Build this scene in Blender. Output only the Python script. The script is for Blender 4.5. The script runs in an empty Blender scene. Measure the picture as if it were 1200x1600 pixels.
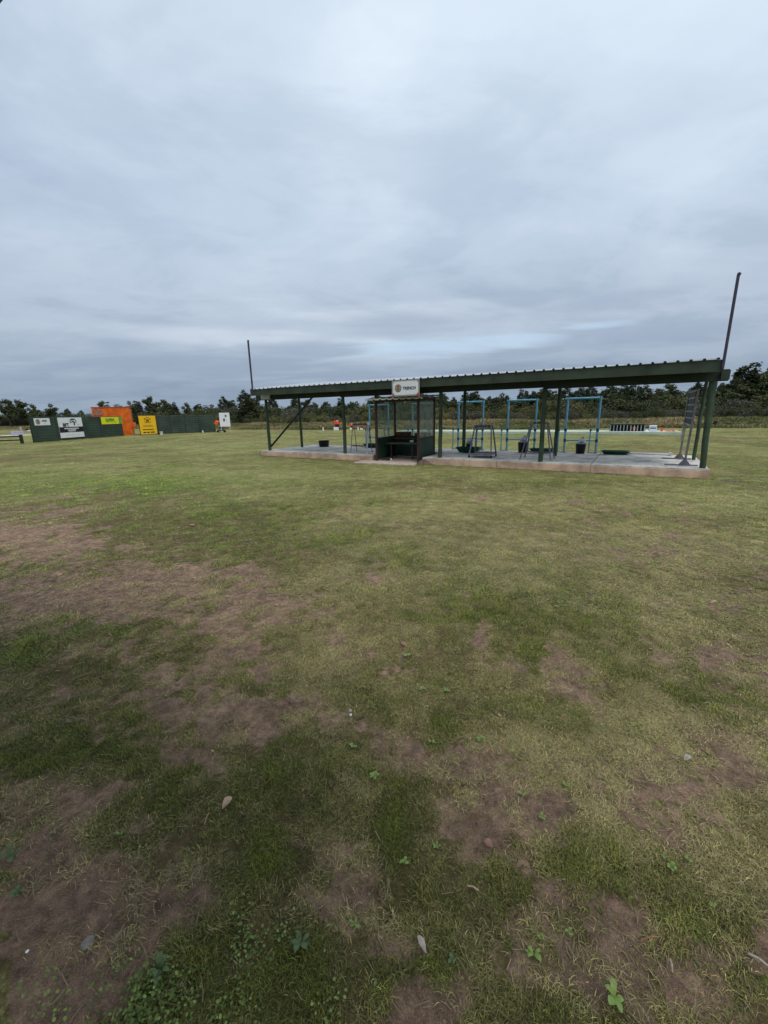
import bpy, bmesh, math, random
import numpy as np
from mathutils import Vector, Matrix
R_ = math.radians
random.seed(7)
rng = np.random.default_rng(11)
scene = bpy.context.scene
COL = scene.collection

# ------------------------------------------------------------------ camera
EYE = 1.6; FPX = 630.0; PITCH = R_(13.7); ROLL = R_(-1.15)
RM = Matrix.Rotation(math.pi/2 - PITCH, 3, 'X') @ Matrix.Rotation(ROLL, 3, 'Z')
cam_d = bpy.data.cameras.new('camera'); cam = bpy.data.objects.new('camera', cam_d); COL.objects.link(cam)
cam.location = (0, 0, EYE); cam.rotation_euler = RM.to_euler()
cam_d.sensor_fit = 'AUTO'; cam_d.sensor_width = 36; cam_d.lens = 36*FPX/1600
cam_d.clip_start = 0.05; cam_d.clip_end = 3000
scene.camera = cam

# ------------------------------------------------------------------ world
W = bpy.data.worlds.new('World'); scene.world = W; W.use_nodes = True
nt = W.node_tree; nt.nodes.clear()
def N(t, **k):
    n = nt.nodes.new(t)
    for a, b in k.items(): setattr(n, a, b)
    return n
def LK(a, b): nt.links.new(a, b)
SUN_EL, SUN_AZ = R_(58), R_(150)
out = N('ShaderNodeOutputWorld'); bg = N('ShaderNodeBackground'); LK(bg.outputs[0], out.inputs[0])
sky = N('ShaderNodeTexSky', sky_type='NISHITA', sun_disc=False, sun_elevation=SUN_EL, sun_rotation=SUN_AZ)
skm = N('ShaderNodeMix', data_type='RGBA', blend_type='MULTIPLY'); skm.inputs[0].default_value = 1
LK(sky.outputs[0], skm.inputs[6]); skm.inputs[7].default_value = (.085, .085, .085, 1)
tc = N('ShaderNodeTexCoord'); sep = N('ShaderNodeSeparateXYZ'); LK(tc.outputs['Generated'], sep.inputs[0])
def M(op, a, b=None, c=None):
    n = N('ShaderNodeMath', operation=op)
    for i, v in enumerate((a, b, c)):
        if v is None: continue
        if isinstance(v, (int, float)): n.inputs[i].default_value = v
        else: LK(v, n.inputs[i])
    return n.outputs[0]
zc = M('MAXIMUM', sep.outputs[2], 0.0)
zd = M('ADD', zc, 0.13)
cx = M('DIVIDE', sep.outputs[0], zd); cy = M('DIVIDE', sep.outputs[1], zd)
cmb = N('ShaderNodeCombineXYZ'); LK(cx, cmb.inputs[0]); LK(cy, cmb.inputs[1])
def noise(scale, detail, rough, off, dist=0.0, sx=1.0):
    mp = N('ShaderNodeMapping'); mp.inputs['Location'].default_value = off
    mp.inputs['Scale'].default_value = (sx, 1, 1)
    LK(cmb.outputs[0], mp.inputs[0])
    n = N('ShaderNodeTexNoise'); n.inputs['Scale'].default_value = scale; n.inputs['Detail'].default_value = detail
    n.inputs['Roughness'].default_value = rough; n.inputs['Distortion'].default_value = dist
    LK(mp.outputs[0], n.inputs['Vector']); return n.outputs[0]
def ramp(fac, stops):
    r = N('ShaderNodeValToRGB'); LK(fac, r.inputs[0]); e = r.color_ramp.elements
    while len(e) < len(stops): e.new(.5)
    for i, (p, c) in enumerate(stops):
        e[i].position = p; e[i].color = tuple(c) + (1,) if len(c) == 3 else c
    r.color_ramp.interpolation = 'EASE'
    return r.outputs[0]
def mix(f, a, b, bt='MIX'):
    m = N('ShaderNodeMix', data_type='RGBA', blend_type=bt)
    if isinstance(f, (int, float)): m.inputs[0].default_value = f
    else: LK(f, m.inputs[0])
    for i, v in ((6, a), (7, b)):
        if isinstance(v, tuple): m.inputs[i].default_value = v + (1,)
        else: LK(v, m.inputs[i])
    return m.outputs[2]
n1 = noise(.55, 7, .55, (3.1, 1.7, 0), .3, .8)
n2 = noise(1.7, 8, .6, (7.3, 4.4, 2), .4, .8)
n3 = noise(.33, 3, .5, (1.2, 9.1, 5), .2, .7)
grad = ramp(zc, [(0.0, (.235, .30, .385)), (.055, (.26, .325, .415)), (.10, (.315, .385, .48)), (.18, (.385, .46, .56)), (.38, (.455, .545, .66)), (.62, (.53, .62, .725)), (.80, (.74, .83, .93)), (1.0, (.95, 1.03, 1.12))])
dk = ramp(n1, [(.34, (.84, .86, .89)), (.50, (.99, .99, .995)), (.66, (1.11, 1.10, 1.08))])
c1 = mix(1.0, grad, dk, 'MULTIPLY')
dk2 = ramp(n2, [(.36, (.84, .865, .89)), (.50, (1, 1, 1)), (.62, (1.10, 1.085, 1.06))])
c2 = mix(.62, c1, dk2, 'MULTIPLY')
# single clouds and breaks low in the sky, placed by bearing and elevation
az = M('ARCTAN2', sep.outputs[0], sep.outputs[1]); el = M('ARCSINE', sep.outputs[2])
nlow = noise(1.5, 8, .62, (2.2, 6.1, 3), .5, .35); nl2 = noise(4.5, 6, .6, (9.2, 1.1, 8), .3, .3)
def patch(a0, e0, w, h, soft=1.0):
    dx = M('DIVIDE', M('SUBTRACT', az, R_(a0)), R_(w)); dy = M('DIVIDE', M('SUBTRACT', el, R_(e0)), R_(h))
    q = M('ADD', M('MULTIPLY', dx, dx), M('MULTIPLY', dy, dy))
    q = M('ADD', q, M('MULTIPLY', M('SUBTRACT', nlow, .5), 4.5)); q = M('ADD', q, M('MULTIPLY', M('SUBTRACT', nl2, .5), 2.2))
    r_ = N('ShaderNodeMapRange', interpolation_type='SMOOTHSTEP'); LK(q, r_.inputs[0]); r_.inputs[1].default_value = 1.0+soft*.5; r_.inputs[2].default_value = -.3; r_.inputs[3].default_value = 0; r_.inputs[4].default_value = 1
    return r_.outputs[0]
def anyof(l):
    o = l[0]
    for q in l[1:]: o = M('MAXIMUM', o, q)
    return o
blue = anyof([patch(4, 8.2, 13, 1.2), patch(16, 8.6, 8, 1.0), patch(27, 9.6, 5, .5)])
brightp = anyof([patch(-3, 9.0, 5, 1.0), patch(-24, 9.6, 15, 1.1), patch(30, 10.2, 9, .9), patch(6, 12.5, 18, 1.2), patch(-1, 33, 9, 10, 2)])
greyp = anyof([patch(3, 11.2, 8, 1.5), patch(19, 12.8, 3.5, .8), patch(-32, 8.2, 4, .7), patch(-30, 11.0, 7, .8), patch(-9, 8.3, 8, 1.0), patch(-22, 6.0, 20, 1.8), patch(34, 8.0, 12, 1.4), patch(-5, 5.4, 14, 1.2), patch(28, 12.0, 8, .8)])
c2 = mix(M('MULTIPLY', brightp, .8), c2, mix(1.0, c2, (1.22, 1.18, 1.13), 'MULTIPLY'))
c2 = mix(M('MULTIPLY', blue, .65), c2, mix(.2, (.50, .645, .80), skm.outputs[2]))
c3 = mix(M('MULTIPLY', greyp, .85), c2, mix(1.0, grad, (.84, .85, .885), 'MULTIPLY'))
LK(c3, bg.inputs[0]); bg.inputs[1].default_value = 1.0

sd = bpy.data.lights.new('sun', 'SUN'); so = bpy.data.objects.new('sun', sd); COL.objects.link(so)
sd.energy = 1.5; sd.angle = R_(25); sd.color = (1, .97, .92)
so.rotation_euler = (math.pi/2 - SUN_EL, 0, math.pi - SUN_AZ); so.location = (0, -5, 30)

vs = scene.view_settings
vs.view_transform = 'Standard'; vs.look = 'None'; vs.exposure = 0.28; vs.gamma = 1
vs.use_curve_mapping = False
scene.render.engine = 'CYCLES'

# ------------------------------------------------------------------ helpers
def ray(x, y):
    d = RM @ Vector(((x-600)/FPX, -(y-800)/FPX, -1)); return d
def gnd(x, y, z=0.0):
    d = ray(x, y); t = (z-EYE)/d.z; return Vector((d.x*t, d.y*t, z))

def fade(t): return t*t*t*(t*(t*6-15)+10)
_perm = np.random.default_rng(5).permutation(4096)
def _h(ix, iy): return _perm[(_perm[ix & 4095] + iy) & 4095]/4095.0
def vnoise(x, y):
    ix = np.floor(x).astype(np.int64); iy = np.floor(y).astype(np.int64)
    u = fade(x-ix); v = fade(y-iy)
    a = _h(ix, iy); b = _h(ix+1, iy); c = _h(ix, iy+1); d = _h(ix+1, iy+1)
    return (a*(1-u)+b*u)*(1-v) + (c*(1-u)+d*u)*v
def fbm(x, y, o=4, g=.5):
    s = 0; a = 1; t = 0
    for i in range(o):
        s = s + a*vnoise(x*2**i+17.3*i, y*2**i+5.1*i); t += a; a *= g
    return s/t

# distance of the mown field's edge by bearing, and the low bank behind it
EA = np.radians([-180, -60, -42, -36, -30, -20, -10, 5, 18, 42, 60, 180])
ER = np.array([90, 95, 100, 92, 74, 56, 47, 42, 39, 42, 45, 60.])
def hgt(x, y):
    x = np.asarray(x, float); y = np.asarray(y, float)
    r = np.hypot(x, y); th = np.arctan2(x, y)
    e = np.interp(th, EA, ER)
    t = np.clip((r-e)/6.0, 0, 1); t = t*t*(3-2*t)
    z = .48*t*(.8+.4*fbm(x*.25+9, y*.25+3, 2))
    near = np.clip(1-(r-8)/6, 0, 1)
    z = z + near*(.040*(fbm(x*1.1+4, y*1.1, 3)-.5) + .034*(fbm(x*5, y*5+9, 4, .6)-.5))
    far = np.clip((r-110)/200, 0, 1)
    return z + far*1.0

MATS = {}
def mat(name, col, rough=.6, var=.15, scale=6.0, metal=0.0, bump=.0, col2=None, bscale=None, stretch=None, spec=.3):
    if name in MATS: return MATS[name]
    m = bpy.data.materials.new(name); m.use_nodes = True; t = m.node_tree; b = t.nodes['Principled BSDF']
    tcn = t.nodes.new('ShaderNodeTexCoord'); mp = t.nodes.new('ShaderNodeMapping')
    t.links.new(tcn.outputs['Object'], mp.inputs[0])
    if stretch: mp.inputs['Scale'].default_value = stretch
    n = t.nodes.new('ShaderNodeTexNoise'); n.inputs['Scale'].default_value = scale; n.inputs['Detail'].default_value = 6
    n.inputs['Roughness'].default_value = .62
    t.links.new(mp.outputs[0], n.inputs['Vector'])
    r = t.nodes.new('ShaderNodeValToRGB'); t.links.new(n.outputs[0], r.inputs[0])
    c2 = col2 if col2 else tuple(max(0, c*(1-2.2*var)) for c in col)
    r.color_ramp.elements[0].position = .34; r.color_ramp.elements[0].color = tuple(c2)+(1,)
    r.color_ramp.elements[1].position = .60; r.color_ramp.elements[1].color = tuple(col)+(1,)
    t.links.new(r.outputs[0], b.inputs['Base Color'])
    b.inputs['Roughness'].default_value = rough; b.inputs['Metallic'].default_value = metal
    b.inputs['Specular IOR Level'].default_value = spec
    if bump:
        n2 = t.nodes.new('ShaderNodeTexNoise'); n2.inputs['Scale'].default_value = bscale or scale*5; n2.inputs['Detail'].default_value = 4
        t.links.new(mp.outputs[0], n2.inputs['Vector'])
        bm_ = t.nodes.new('ShaderNodeBump'); bm_.inputs['Strength'].default_value = bump; bm_.inputs['Distance'].default_value = .02
        t.links.new(n2.outputs[0], bm_.inputs['Height']); t.links.new(bm_.outputs[0], b.inputs['Normal'])
    MATS[name] = m; return m

class MB:
    """collects shapes, links them as one mesh object"""
    def __init__(s): s.v = []; s.f = []
    def add(s, vs, fs):
        o = len(s.v); s.v += [tuple(v) for v in vs]; s.f += [tuple(i+o for i in f) for f in fs]; return s
    def box(s, x0, x1, y0, y1, z0, z1, T=None):
        vs = [Vector((x, y, z)) for z in (z0, z1) for (x, y) in ((x0, y0), (x1, y0), (x1, y1), (x0, y1))]
        if T: vs = [T @ v for v in vs]
        return s.add(vs, [(3, 2, 1, 0), (4, 5, 6, 7), (0, 1, 5, 4), (1, 2, 6, 5), (2, 3, 7, 6), (3, 0, 4, 7)])
    def tube(s, a, b, r0, r1=None, n=10, cap=True):
        a = Vector(a); b = Vector(b); r1 = r0 if r1 is None else r1
        d = (b-a).normalized(); u = d.orthogonal().normalized(); w = d.cross(u)
        vs = []
        for p, r in ((a, r0), (b, r1)):
            for i in range(n):
                t = 2*math.pi*i/n; vs.append(p+u*(r*math.cos(t))+w*(r*math.sin(t)))
        fs = [(i, (i+1) % n, n+(i+1) % n, n+i) for i in range(n)]
        if cap: fs += [tuple(range(n-1, -1, -1)), tuple(range(n, 2*n))]
        return s.add(vs, fs)
    def path(s, pts, rads, n=8):
        for i in range(len(pts)-1): s.tube(pts[i], pts[i+1], rads[i], rads[i+1], n, cap=True)
        return s
    def bar(s, a, b, w, h, up=(0, 0, 1)):
        a = Vector(a); b = Vector(b); d = (b-a).normalized(); up = Vector(up)
        x = d.cross(up)
        if x.length < 1e-3: x = d.orthogonal()
        x.normalize(); y = x.cross(d)
        vs = [p+x*(sx*w/2)+y*(sy*h/2) for p in (a, b) for sx, sy in ((-1, -1), (1, -1), (1, 1), (-1, 1))]
        return s.add(vs, [(0, 1, 2, 3), (7, 6, 5, 4), (0, 4, 5, 1), (1, 5, 6, 2), (2, 6, 7, 3), (3, 7, 4, 0)])
    def lathe(s, c, prof, n=20):
        c = Vector(c); vs = []; fs = []
        for r, z in prof:
            for i in range(n):
                t = 2*math.pi*i/n; vs.append(c+Vector((r*math.cos(t), r*math.sin(t), z)))
        for k in range(len(prof)-1):
            for i in range(n):
                j = (i+1) % n; fs.append((k*n+i, k*n+j, (k+1)*n+j, (k+1)*n+i))
        fs.append(tuple(range(n-1, -1, -1))); fs.append(tuple(range((len(prof)-1)*n, len(prof)*n)))
        return s.add(vs, fs)
    def build(s, name, m, parent=None, loc=None, bevel=0.0, smooth=False):
        me = bpy.data.meshes.new(name); me.from_pydata(s.v, [], s.f); me.update()
        if bevel:
            bm = bmesh.new(); bm.from_mesh(me)
            bmesh.ops.bevel(bm, geom=bm.edges[:], offset=bevel, segments=1, affect='EDGES', clamp_overlap=True)
            bm.to_mesh(me); bm.free()
        if smooth:
            me.polygons.foreach_set('use_smooth', [True]*len(me.polygons))
            try: me.set_sharp_from_angle(angle=R_(40))
            except Exception: pass
        me.materials.append(m)
        o = bpy.data.objects.new(name, me); COL.objects.link(o)
        if parent is not None: o.parent = parent
        if loc is not None: o.location = loc
        return o
def tag(o, label=None, cat=None, group=None, kind=None):
    if label: o['label'] = label
    if cat: o['category'] = cat
    if group: o['group'] = group
    if kind: o['kind'] = kind
    return o
def empty(name, loc, rz=0.0, label=None, cat=None, group=None):
    o = bpy.data.objects.new(name, None); COL.objects.link(o); o.location = loc; o.rotation_euler = (0, 0, rz)
    o.empty_display_size = .2
    return tag(o, label, cat, group)
def children(o): return [c for c in bpy.data.objects if c.parent == o]
def copy_tree(o, kids, parent=None):
    c = o.copy(); COL.objects.link(c)
    if parent is not None: c.parent = parent
    for k in kids.get(o.name, []): copy_tree(k, kids, c)
    return c
def kidmap(o, d=None):
    d = {} if d is None else d
    d[o.name] = list(o.children)
    for c in o.children: kidmap(c, d)
    return d
def npmesh(name, verts, tris, m, nv=3):
    me = bpy.data.meshes.new(name); nf = len(tris)
    me.vertices.add(len(verts)); me.vertices.foreach_set('co', np.asarray(verts, np.float32).ravel())
    me.loops.add(nf*nv); me.loops.foreach_set('vertex_index', np.asarray(tris, np.int32).ravel())
    me.polygons.add(nf); me.polygons.foreach_set('loop_start', np.arange(0, nf*nv, nv, dtype=np.int32))
    me.polygons.foreach_set('loop_total', np.full(nf, nv, np.int32))
    me.update(calc_edges=True)
    if m: me.materials.append(m)
    return me
def text_part(txt, size, m, parent, loc, rot, name='lettering', bold=.0, align='CENTER', sx=1.0):
    cu = bpy.data.curves.new('tmp', 'FONT'); cu.body = txt; cu.size = size; cu.extrude = .003; cu.offset = bold
    cu.align_x = align; cu.align_y = 'CENTER'; cu.resolution_u = 3
    o = bpy.data.objects.new('tmp', cu); COL.objects.link(o)
    dg = bpy.context.evaluated_depsgraph_get(); me = bpy.data.meshes.new_from_object(o.evaluated_get(dg))
    bpy.data.objects.remove(o); bpy.data.curves.remove(cu)
    me.materials.clear(); me.materials.append(m); me.name = name
    q = bpy.data.objects.new(name, me); COL.objects.link(q); q.parent = parent; q.location = loc; q.rotation_euler = rot
    q.scale = (sx, 1, 1)
    return q
VERT = (math.pi/2, 0, 0)   # text upright, facing local -y

# ------------------------------------------------------------------ ground masks (what grows where)
def ell(px, py, rx, ry, a=1.0):
    c = gnd(px, py); e1 = (gnd(px+rx, py)-gnd(px-rx, py))*.5; e2 = (gnd(px, py+ry)-gnd(px, py-ry))*.5
    m = np.linalg.inv(np.array([[e1.x, e2.x], [e1.y, e2.y]])); return (c.x, c.y, m, a)
SOIL = [ell(*q) for q in [(250, 905, 110, 24, .95), (150, 935, 110, 22, .8), (50, 935, 80, 30, .8), (40, 845, 95, 24, .9), (60, 800, 60, 6, .6),
    (150, 770, 60, 4, .4), (365, 1028, 52, 22, 1), (385, 1108, 62, 34, 1), (245, 1068, 38, 26, .75), (320, 1130, 55, 22, .7), (540, 1012, 50, 25, .45),
    (450, 950, 80, 22, .5), (90, 1130, 80, 30, .45), (290, 1200, 34, 28, .75), (90, 1300, 75, 36, 1.1), (120, 1400, 105, 62, 1.2), (130, 1500, 115, 70, 1.25),
    (270, 1390, 70, 50, .6), (530, 1330, 60, 40, .6), (560, 1385, 70, 40, .8), (525, 1125, 26, 22, .9), (640, 1165, 70, 30, .7), (715, 1185, 60, 28, .75),
    (750, 1265, 80, 46, .75), (780, 1050, 50, 18, .5), (885, 1085, 55, 24, .8), (935, 1110, 30, 16, .7), (732, 1000, 15, 20, .65), (1165, 1053, 60, 22, .85), (1020, 1012, 36, 14, .6),
    (870, 1020, 25, 24, .5), (1000, 1230, 80, 40, .45), (1100, 1180, 90, 40, .35), (920, 1500, 110, 50, .75), (690, 1560, 70, 46, .85), (1060, 1280, 60, 36, .5),
    (340, 980, 60, 22, .7), (200, 1010, 60, 18, .55), (480, 1090, 50, 30, .5), (30, 1230, 40, 40, .4), (880, 1300, 60, 30, .5), (840, 1420, 60, 40, .5), (590, 1450, 60, 40, .5), (1150, 1480, 50, 60, .5)]]
GREEN = [ell(*q) for q in [(700, 865, 130, 26, .8), (800, 915, 110, 40, .9), (900, 960, 110, 36, .9), (1000, 1010, 60, 30, .6), (1080, 1075, 80, 26, 1), (500, 830, 120, 22, .5), (840, 1010, 60, 20, .6),
    (120, 975, 60, 22, .9), (30, 1020, 50, 36, 1.1), (400, 1060, 70, 18, .8), (450, 1150, 50, 26, .8), (620, 1250, 60, 44, .9), (700, 1115, 60, 34, .9), (860, 1110, 60, 26, .8),
    (120, 1170, 110, 46, 1), (420, 1230, 110, 60, 1), (910, 1340, 90, 60, .9), (130, 750, 260, 16, .8), (430, 790, 220, 24, .5), (620, 1330, 70, 50, .9), (250, 1240, 60, 50, .8),
    (400, 1340, 60, 60, .9), (330, 1520, 240, 80, 1.2), (20, 1420, 30, 120, 1.1), (830, 1570, 120, 40, .9), (1100, 1440, 80, 50, .5), (720, 960, 60, 26, .9), (250, 960, 60, 18, .5), (560, 1200, 50, 40, .6),
    (190, 1345, 26, 26, .9), (210, 1400, 20, 22, .6), (1150, 1120, 60, 30, .7), (740, 1400, 60, 40, .4)]]
DRY = [ell(*q) for q in [(720, 790, 260, 24, .8), (950, 850, 260, 44, .9), (1050, 780, 200, 20, .8), (420, 740, 260, 10, .4), (1100, 940, 120, 40, .6), (640, 985, 70, 20, .6), (1050, 1150, 160, 60, .8),
    (1000, 1260, 160, 70, .9), (560, 900, 80, 30, .4), (850, 1200, 120, 60, .6), (1100, 1330, 120, 60, .5), (520, 1010, 80, 40, .5), (1050, 740, 200, 8, .5)]]
def field(lst, x, y):
    s = np.zeros_like(x)
    for cx_, cy_, m, a in lst:
        dx = x-cx_; dy = y-cy_
        q = (m[0, 0]*dx+m[0, 1]*dy)**2+(m[1, 0]*dx+m[1, 1]*dy)**2
        k = q < 9
        s[k] = np.maximum(s[k], a*np.exp(-.8*q[k]**1.3))
    return s
def masks(x, y):
    x = np.asarray(x, float); y = np.asarray(y, float); r = np.hypot(x, y)
    # wobble so that the outlines are ragged
    w = np.clip(r*.060, .05, .6)
    f1 = 1/np.clip(w*2.2, .05, 5)
    xx = x+w*(vnoise(x*4+31, y*4)-.5)*2+w*.8*(vnoise(x*13+3, y*13)-.5); yy = y+w*(vnoise(x*4, y*4+77)-.5)*2+w*.8*(vnoise(x*13, y*13+8)-.5)
    xx = xx+w*.9*(fbm(x*9+5, y*9+60, 2)-.5); yy = yy+w*.9*(fbm(x*9+50, y*9+6, 2)-.5)
    n = fbm(x*1.6+3, y*1.6+8, 5, .6); nn = fbm(x*7+1, y*7+2, 4, .6); nl = fbm(x*.22+5, y*.22+6, 4, .55)
    so = field(SOIL, xx, yy); gr = field(GREEN, xx, yy); dr = field(DRY, xx, yy)
    near = np.clip(1-(r-7)/6, 0, 1)
    s = so*(1.4+.3*n)+near*(np.clip((n-.50)*2.4, 0, .5)+(nn-.5)*1.5+(fbm(x*19+2, y*19+5, 3, .6)-.5)*1.1+.08)-gr*.45
    g = gr*(1-.40*np.clip(1.25-r/4.5, 0, 1))+(n-.5)*1.7+(nn-.5)*2.0*(.4+near)+.10*np.clip((r-4)/4, 0, 1)-.05*near+.10-so*.5-.26*dr+(nl-.5)*.8
    d = dr*.8+(fbm(x*1.1+40, y*1.1, 4, .6)-.5)*1.1+.26+(1-near)*.30+(fbm(x*.35+9, y*.35+1, 3)-.5)*.9
    return np.clip(s, 0, 1), np.clip(g, 0, 1), np.clip(d, 0, 1)

# ------------------------------------------------------------------ ground sheet
def ground_material():
    m = bpy.data.materials.new('lawn_ground'); m.use_nodes = True; t = m.node_tree; b = t.nodes['Principled BSDF']
    def n(ty, **k):
        q = t.nodes.new(ty)
        for a, c in k.items(): setattr(q, a, c)
        return q
    L = t.links.new
    geo = n('ShaderNodeNewGeometry'); at = n('ShaderNodeAttribute', attribute_name='mask'); sp = n('ShaderNodeSeparateColor'); L(at.outputs['Color'], sp.inputs[0])
    def nz(sc, de=5, ro=.6):
        q = n('ShaderNodeTexNoise'); q.inputs['Scale'].default_value = sc; q.inputs['Detail'].default_value = de; q.inputs['Roughness'].default_value = ro
        L(geo.outputs['Position'], q.inputs['Vector']); return q.outputs[0]
    def ma(op, a, c):
        q = n('ShaderNodeMath', operation=op)
        for i, v in ((0, a), (1, c)):
            if isinstance(v, (int, float)): q.inputs[i].default_value = v
            else: L(v, q.inputs[i])
        return q.outputs[0]
    def mr(v, a, c, lo=0., hi=1.):
        q = n('ShaderNodeMapRange'); L(v, q.inputs[0]); q.inputs[1].default_value = a; q.inputs[2].default_value = c
        q.inputs[3].default_value = lo; q.inputs[4].default_value = hi; return q.outputs[0]
    def mx(f, a, c, bt='MIX'):
        q = n('ShaderNodeMix', data_type='RGBA', blend_type=bt)
        if isinstance(f, float): q.inputs[0].default_value = f
        else: L(f, q.inputs[0])
        for i, v in ((6, a), (7, c)):
            if isinstance(v, tuple): q.inputs[i].default_value = v+(1,)
            else: L(v, q.inputs[i])
        return q.outputs[2]
    fine = nz(55, 7, .75); mid = nz(11, 8, .68); vf = nz(210, 4, .7); big = nz(1.3, 6, .62); tuft = nz(24, 5, .6)
    jit = ma('ADD', ma('MULTIPLY', ma('SUBTRACT', tuft, .5), 1.5), ma('ADD', ma('MULTIPLY', ma('SUBTRACT', fine, .5), 1.0), ma('MULTIPLY', ma('SUBTRACT', mid, .5), 1.5)))
    green = mx(mr(fine, .40, .60), (.045, .060, .016), (.235, .280, .062))
    dry = mx(mr(fine, .40, .60), (.115, .115, .036), (.385, .400, .140))
    soil = mx(mr(mid, .34, .66), (.140, .084, .056), (.37, .245, .165))
    soil = mx(mr(vf, .3, .7), soil, mx(.5, soil, (.38, .275, .21)))
    g = mr(ma('ADD', sp.outputs[1], jit), .22, .78)
    d = mr(ma('ADD', sp.outputs[2], jit), .25, .95)
    base = mx(d, mx(g, (.165, .128, .060), green), dry)
    base = mx(ma('MULTIPLY', g, .40), base, green)
    s = mr(ma('ADD', sp.outputs[0], ma('MULTIPLY', jit, .62)), .30, .56)
    c = mx(s, base, soil)
    m4 = nz(4.2, 8, .72)
    c = mx(1.0, c, mx(mr(m4, .36, .64), (.70, .70, .70), (1.26, 1.25, 1.22)), 'MULTIPLY')
    c = mx(1.0, c, mx(mr(ma('ADD', ma('MULTIPLY', tuft, .5), ma('MULTIPLY', vf, .5)), .40, .60), (.62, .62, .62), (1.28, 1.28, 1.26)), 'MULTIPLY')  # light and dark of the turf relief put into the albedo
    c = mx(1.0, c, mx(mr(big, .3, .7), (.86, .86, .86), (1.12, 1.12, 1.12)), 'MULTIPLY')
    L(c, b.inputs['Base Color']); b.inputs['Roughness'].default_value = .95; b.inputs['Specular IOR Level'].default_value = .12
    bp = n('ShaderNodeBump'); bp.inputs['Strength'].default_value = 1.0; bp.inputs['Distance'].default_value = .035
    hh = ma('ADD', ma('MULTIPLY', fine, .8), ma('ADD', ma('MULTIPLY', mid, 1.1), ma('MULTIPLY', vf, .3)))
    L(hh, bp.inputs['Height']); L(bp.outputs[0], b.inputs['Normal'])
    return m
def build_ground():
    rr = [0.0, .15]
    r = .15
    while r < 2500:
        r *= 1.0105 if r < 60 else 1.05
        rr.append(max(r, rr[-1]+.012)); r = rr[-1]
    rr = np.array(rr)
    dens = np.radians(np.arange(-62, 62.01, .36)); rest = np.radians(np.arange(66, 295, 4.0))
    th = np.concatenate([dens, rest])
    RR, TH = np.meshgrid(rr, th, indexing='ij'); X = RR*np.sin(TH); Y = RR*np.cos(TH)
    Z = hgt(X, Y); nr, na = X.shape
    v = np.stack([X, Y, Z], -1).reshape(-1, 3)
    i = np.arange(nr-1)[:, None]*na; j = np.arange(na)[None]; j2 = (j+1) % na
    q = np.stack([i+j, i+j2, i+na+j2, i+na+j], -1).reshape(-1, 4)[:, ::-1]
    me = npmesh('ground', v, q, ground_material(), 4)
    me.polygons.foreach_set('use_smooth', np.ones(len(q), bool))
    s, g, d = masks(v[:, 0], v[:, 1])
    ca = me.color_attributes.new('mask', 'FLOAT_COLOR', 'POINT')
    ca.data.foreach_set('color', np.stack([s, g, d, np.ones_like(s)], -1).astype(np.float32).ravel())
    o = bpy.data.objects.new('ground', me); COL.objects.link(o); tag(o, 'patchy mown lawn with bare brown soil patches', None, None, 'structure')
build_ground()

# ------------------------------------------------------------------ shelter frame of reference
SO = Vector((-5.07, 16.91)); SU = Vector((.84925, -.52799)); SV = Vector((.52799, .84925)); SANG = math.atan2(SU.y, SU.x)
def S(s, v, z=0.0): p = SO+SU*s+SV*v; return Vector((p.x, p.y, z))

def weathered(name, col, rust=(.09, .04, .02), amount=.62, rough=.55, sc=2.0):
    m = mat(name, col, rough, .22, sc, bump=.2); t = m.node_tree; b = t.nodes['Principled BSDF']; src = b.inputs['Base Color'].links[0].from_socket
    tcn = t.nodes.new('ShaderNodeTexCoord'); n = t.nodes.new('ShaderNodeTexNoise'); n.inputs['Scale'].default_value = 7; n.inputs['Detail'].default_value = 9; n.inputs['Roughness'].default_value = .75
    t.links.new(tcn.outputs['Object'], n.inputs['Vector']); r = t.nodes.new('ShaderNodeMapRange'); t.links.new(n.outputs[0], r.inputs[0]); r.inputs[1].default_value = amount-.02; r.inputs[2].default_value = amount+.05
    x = t.nodes.new('ShaderNodeMix'); x.data_type = 'RGBA'; t.links.new(r.outputs[0], x.inputs[0]); t.links.new(src, x.inputs[6]); x.inputs[7].default_value = rust+(1,); t.links.new(x.outputs[2], b.inputs['Base Color'])
    return m
weathered('green_paint', (.046, .064, .040)); weathered('green_dark_paint', (.018, .032, .020)); weathered('painted_pole', (.048, .078, .046), amount=.60)
weathered('grey_concrete', (.60, .575, .53), (.20, .17, .14), .58, .9); weathered('pinkish_plaster_edge', (.68, .46, .33), (.24, .19, .13), .64, .9); weathered('fence_green_sheet', (.036, .062, .044), (.07, .07, .055), .60, .5, .8); weathered('orange_paint', (.75, .155, .015), (.45, .10, .02), .57)
green_paint = mat('green_paint', (.056, .080, .050), .55, .22, 3, bump=.15)
green_dark = mat('green_dark_paint', (.028, .050, .030), .6, .22, 3)
pole_green = mat('painted_pole', (.070, .115, .068), .6, .25, 5, bump=.4, stretch=(1, 1, .15))
sheet_metal = mat('roof_sheet_metal', (.56, .58, .60), .38, .10, 2.5, .35, spec=.5)
grey_steel = mat('grey_steel', (.20, .19, .21), .5, .2, 9, .3)
rust_brown = mat('rusty_red_brown', (.062, .028, .020), .7, .3, 9, bump=.3, col2=(.030, .016, .013))
concrete = mat('grey_concrete', (.46, .455, .435), .85, .12, 1.6, bump=.3, col2=(.31, .305, .29))
concrete_side = mat('pinkish_plaster_edge', (.68, .46, .33), .9, .12, 3, bump=.5, col2=(.52, .35, .255))
blue_pipe = mat('light_blue_pipe', (.15, .44, .66), .45, .14, 4)
pipe_joint = mat('grey_blue_joint', (.05, .085, .11), .55, .2, 6)
black_plastic = mat('black_plastic', (.010, .010, .013), .45, .2, 8)
white_paint = mat('white_paint', (.72, .73, .74), .5, .06, 4)
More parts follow.
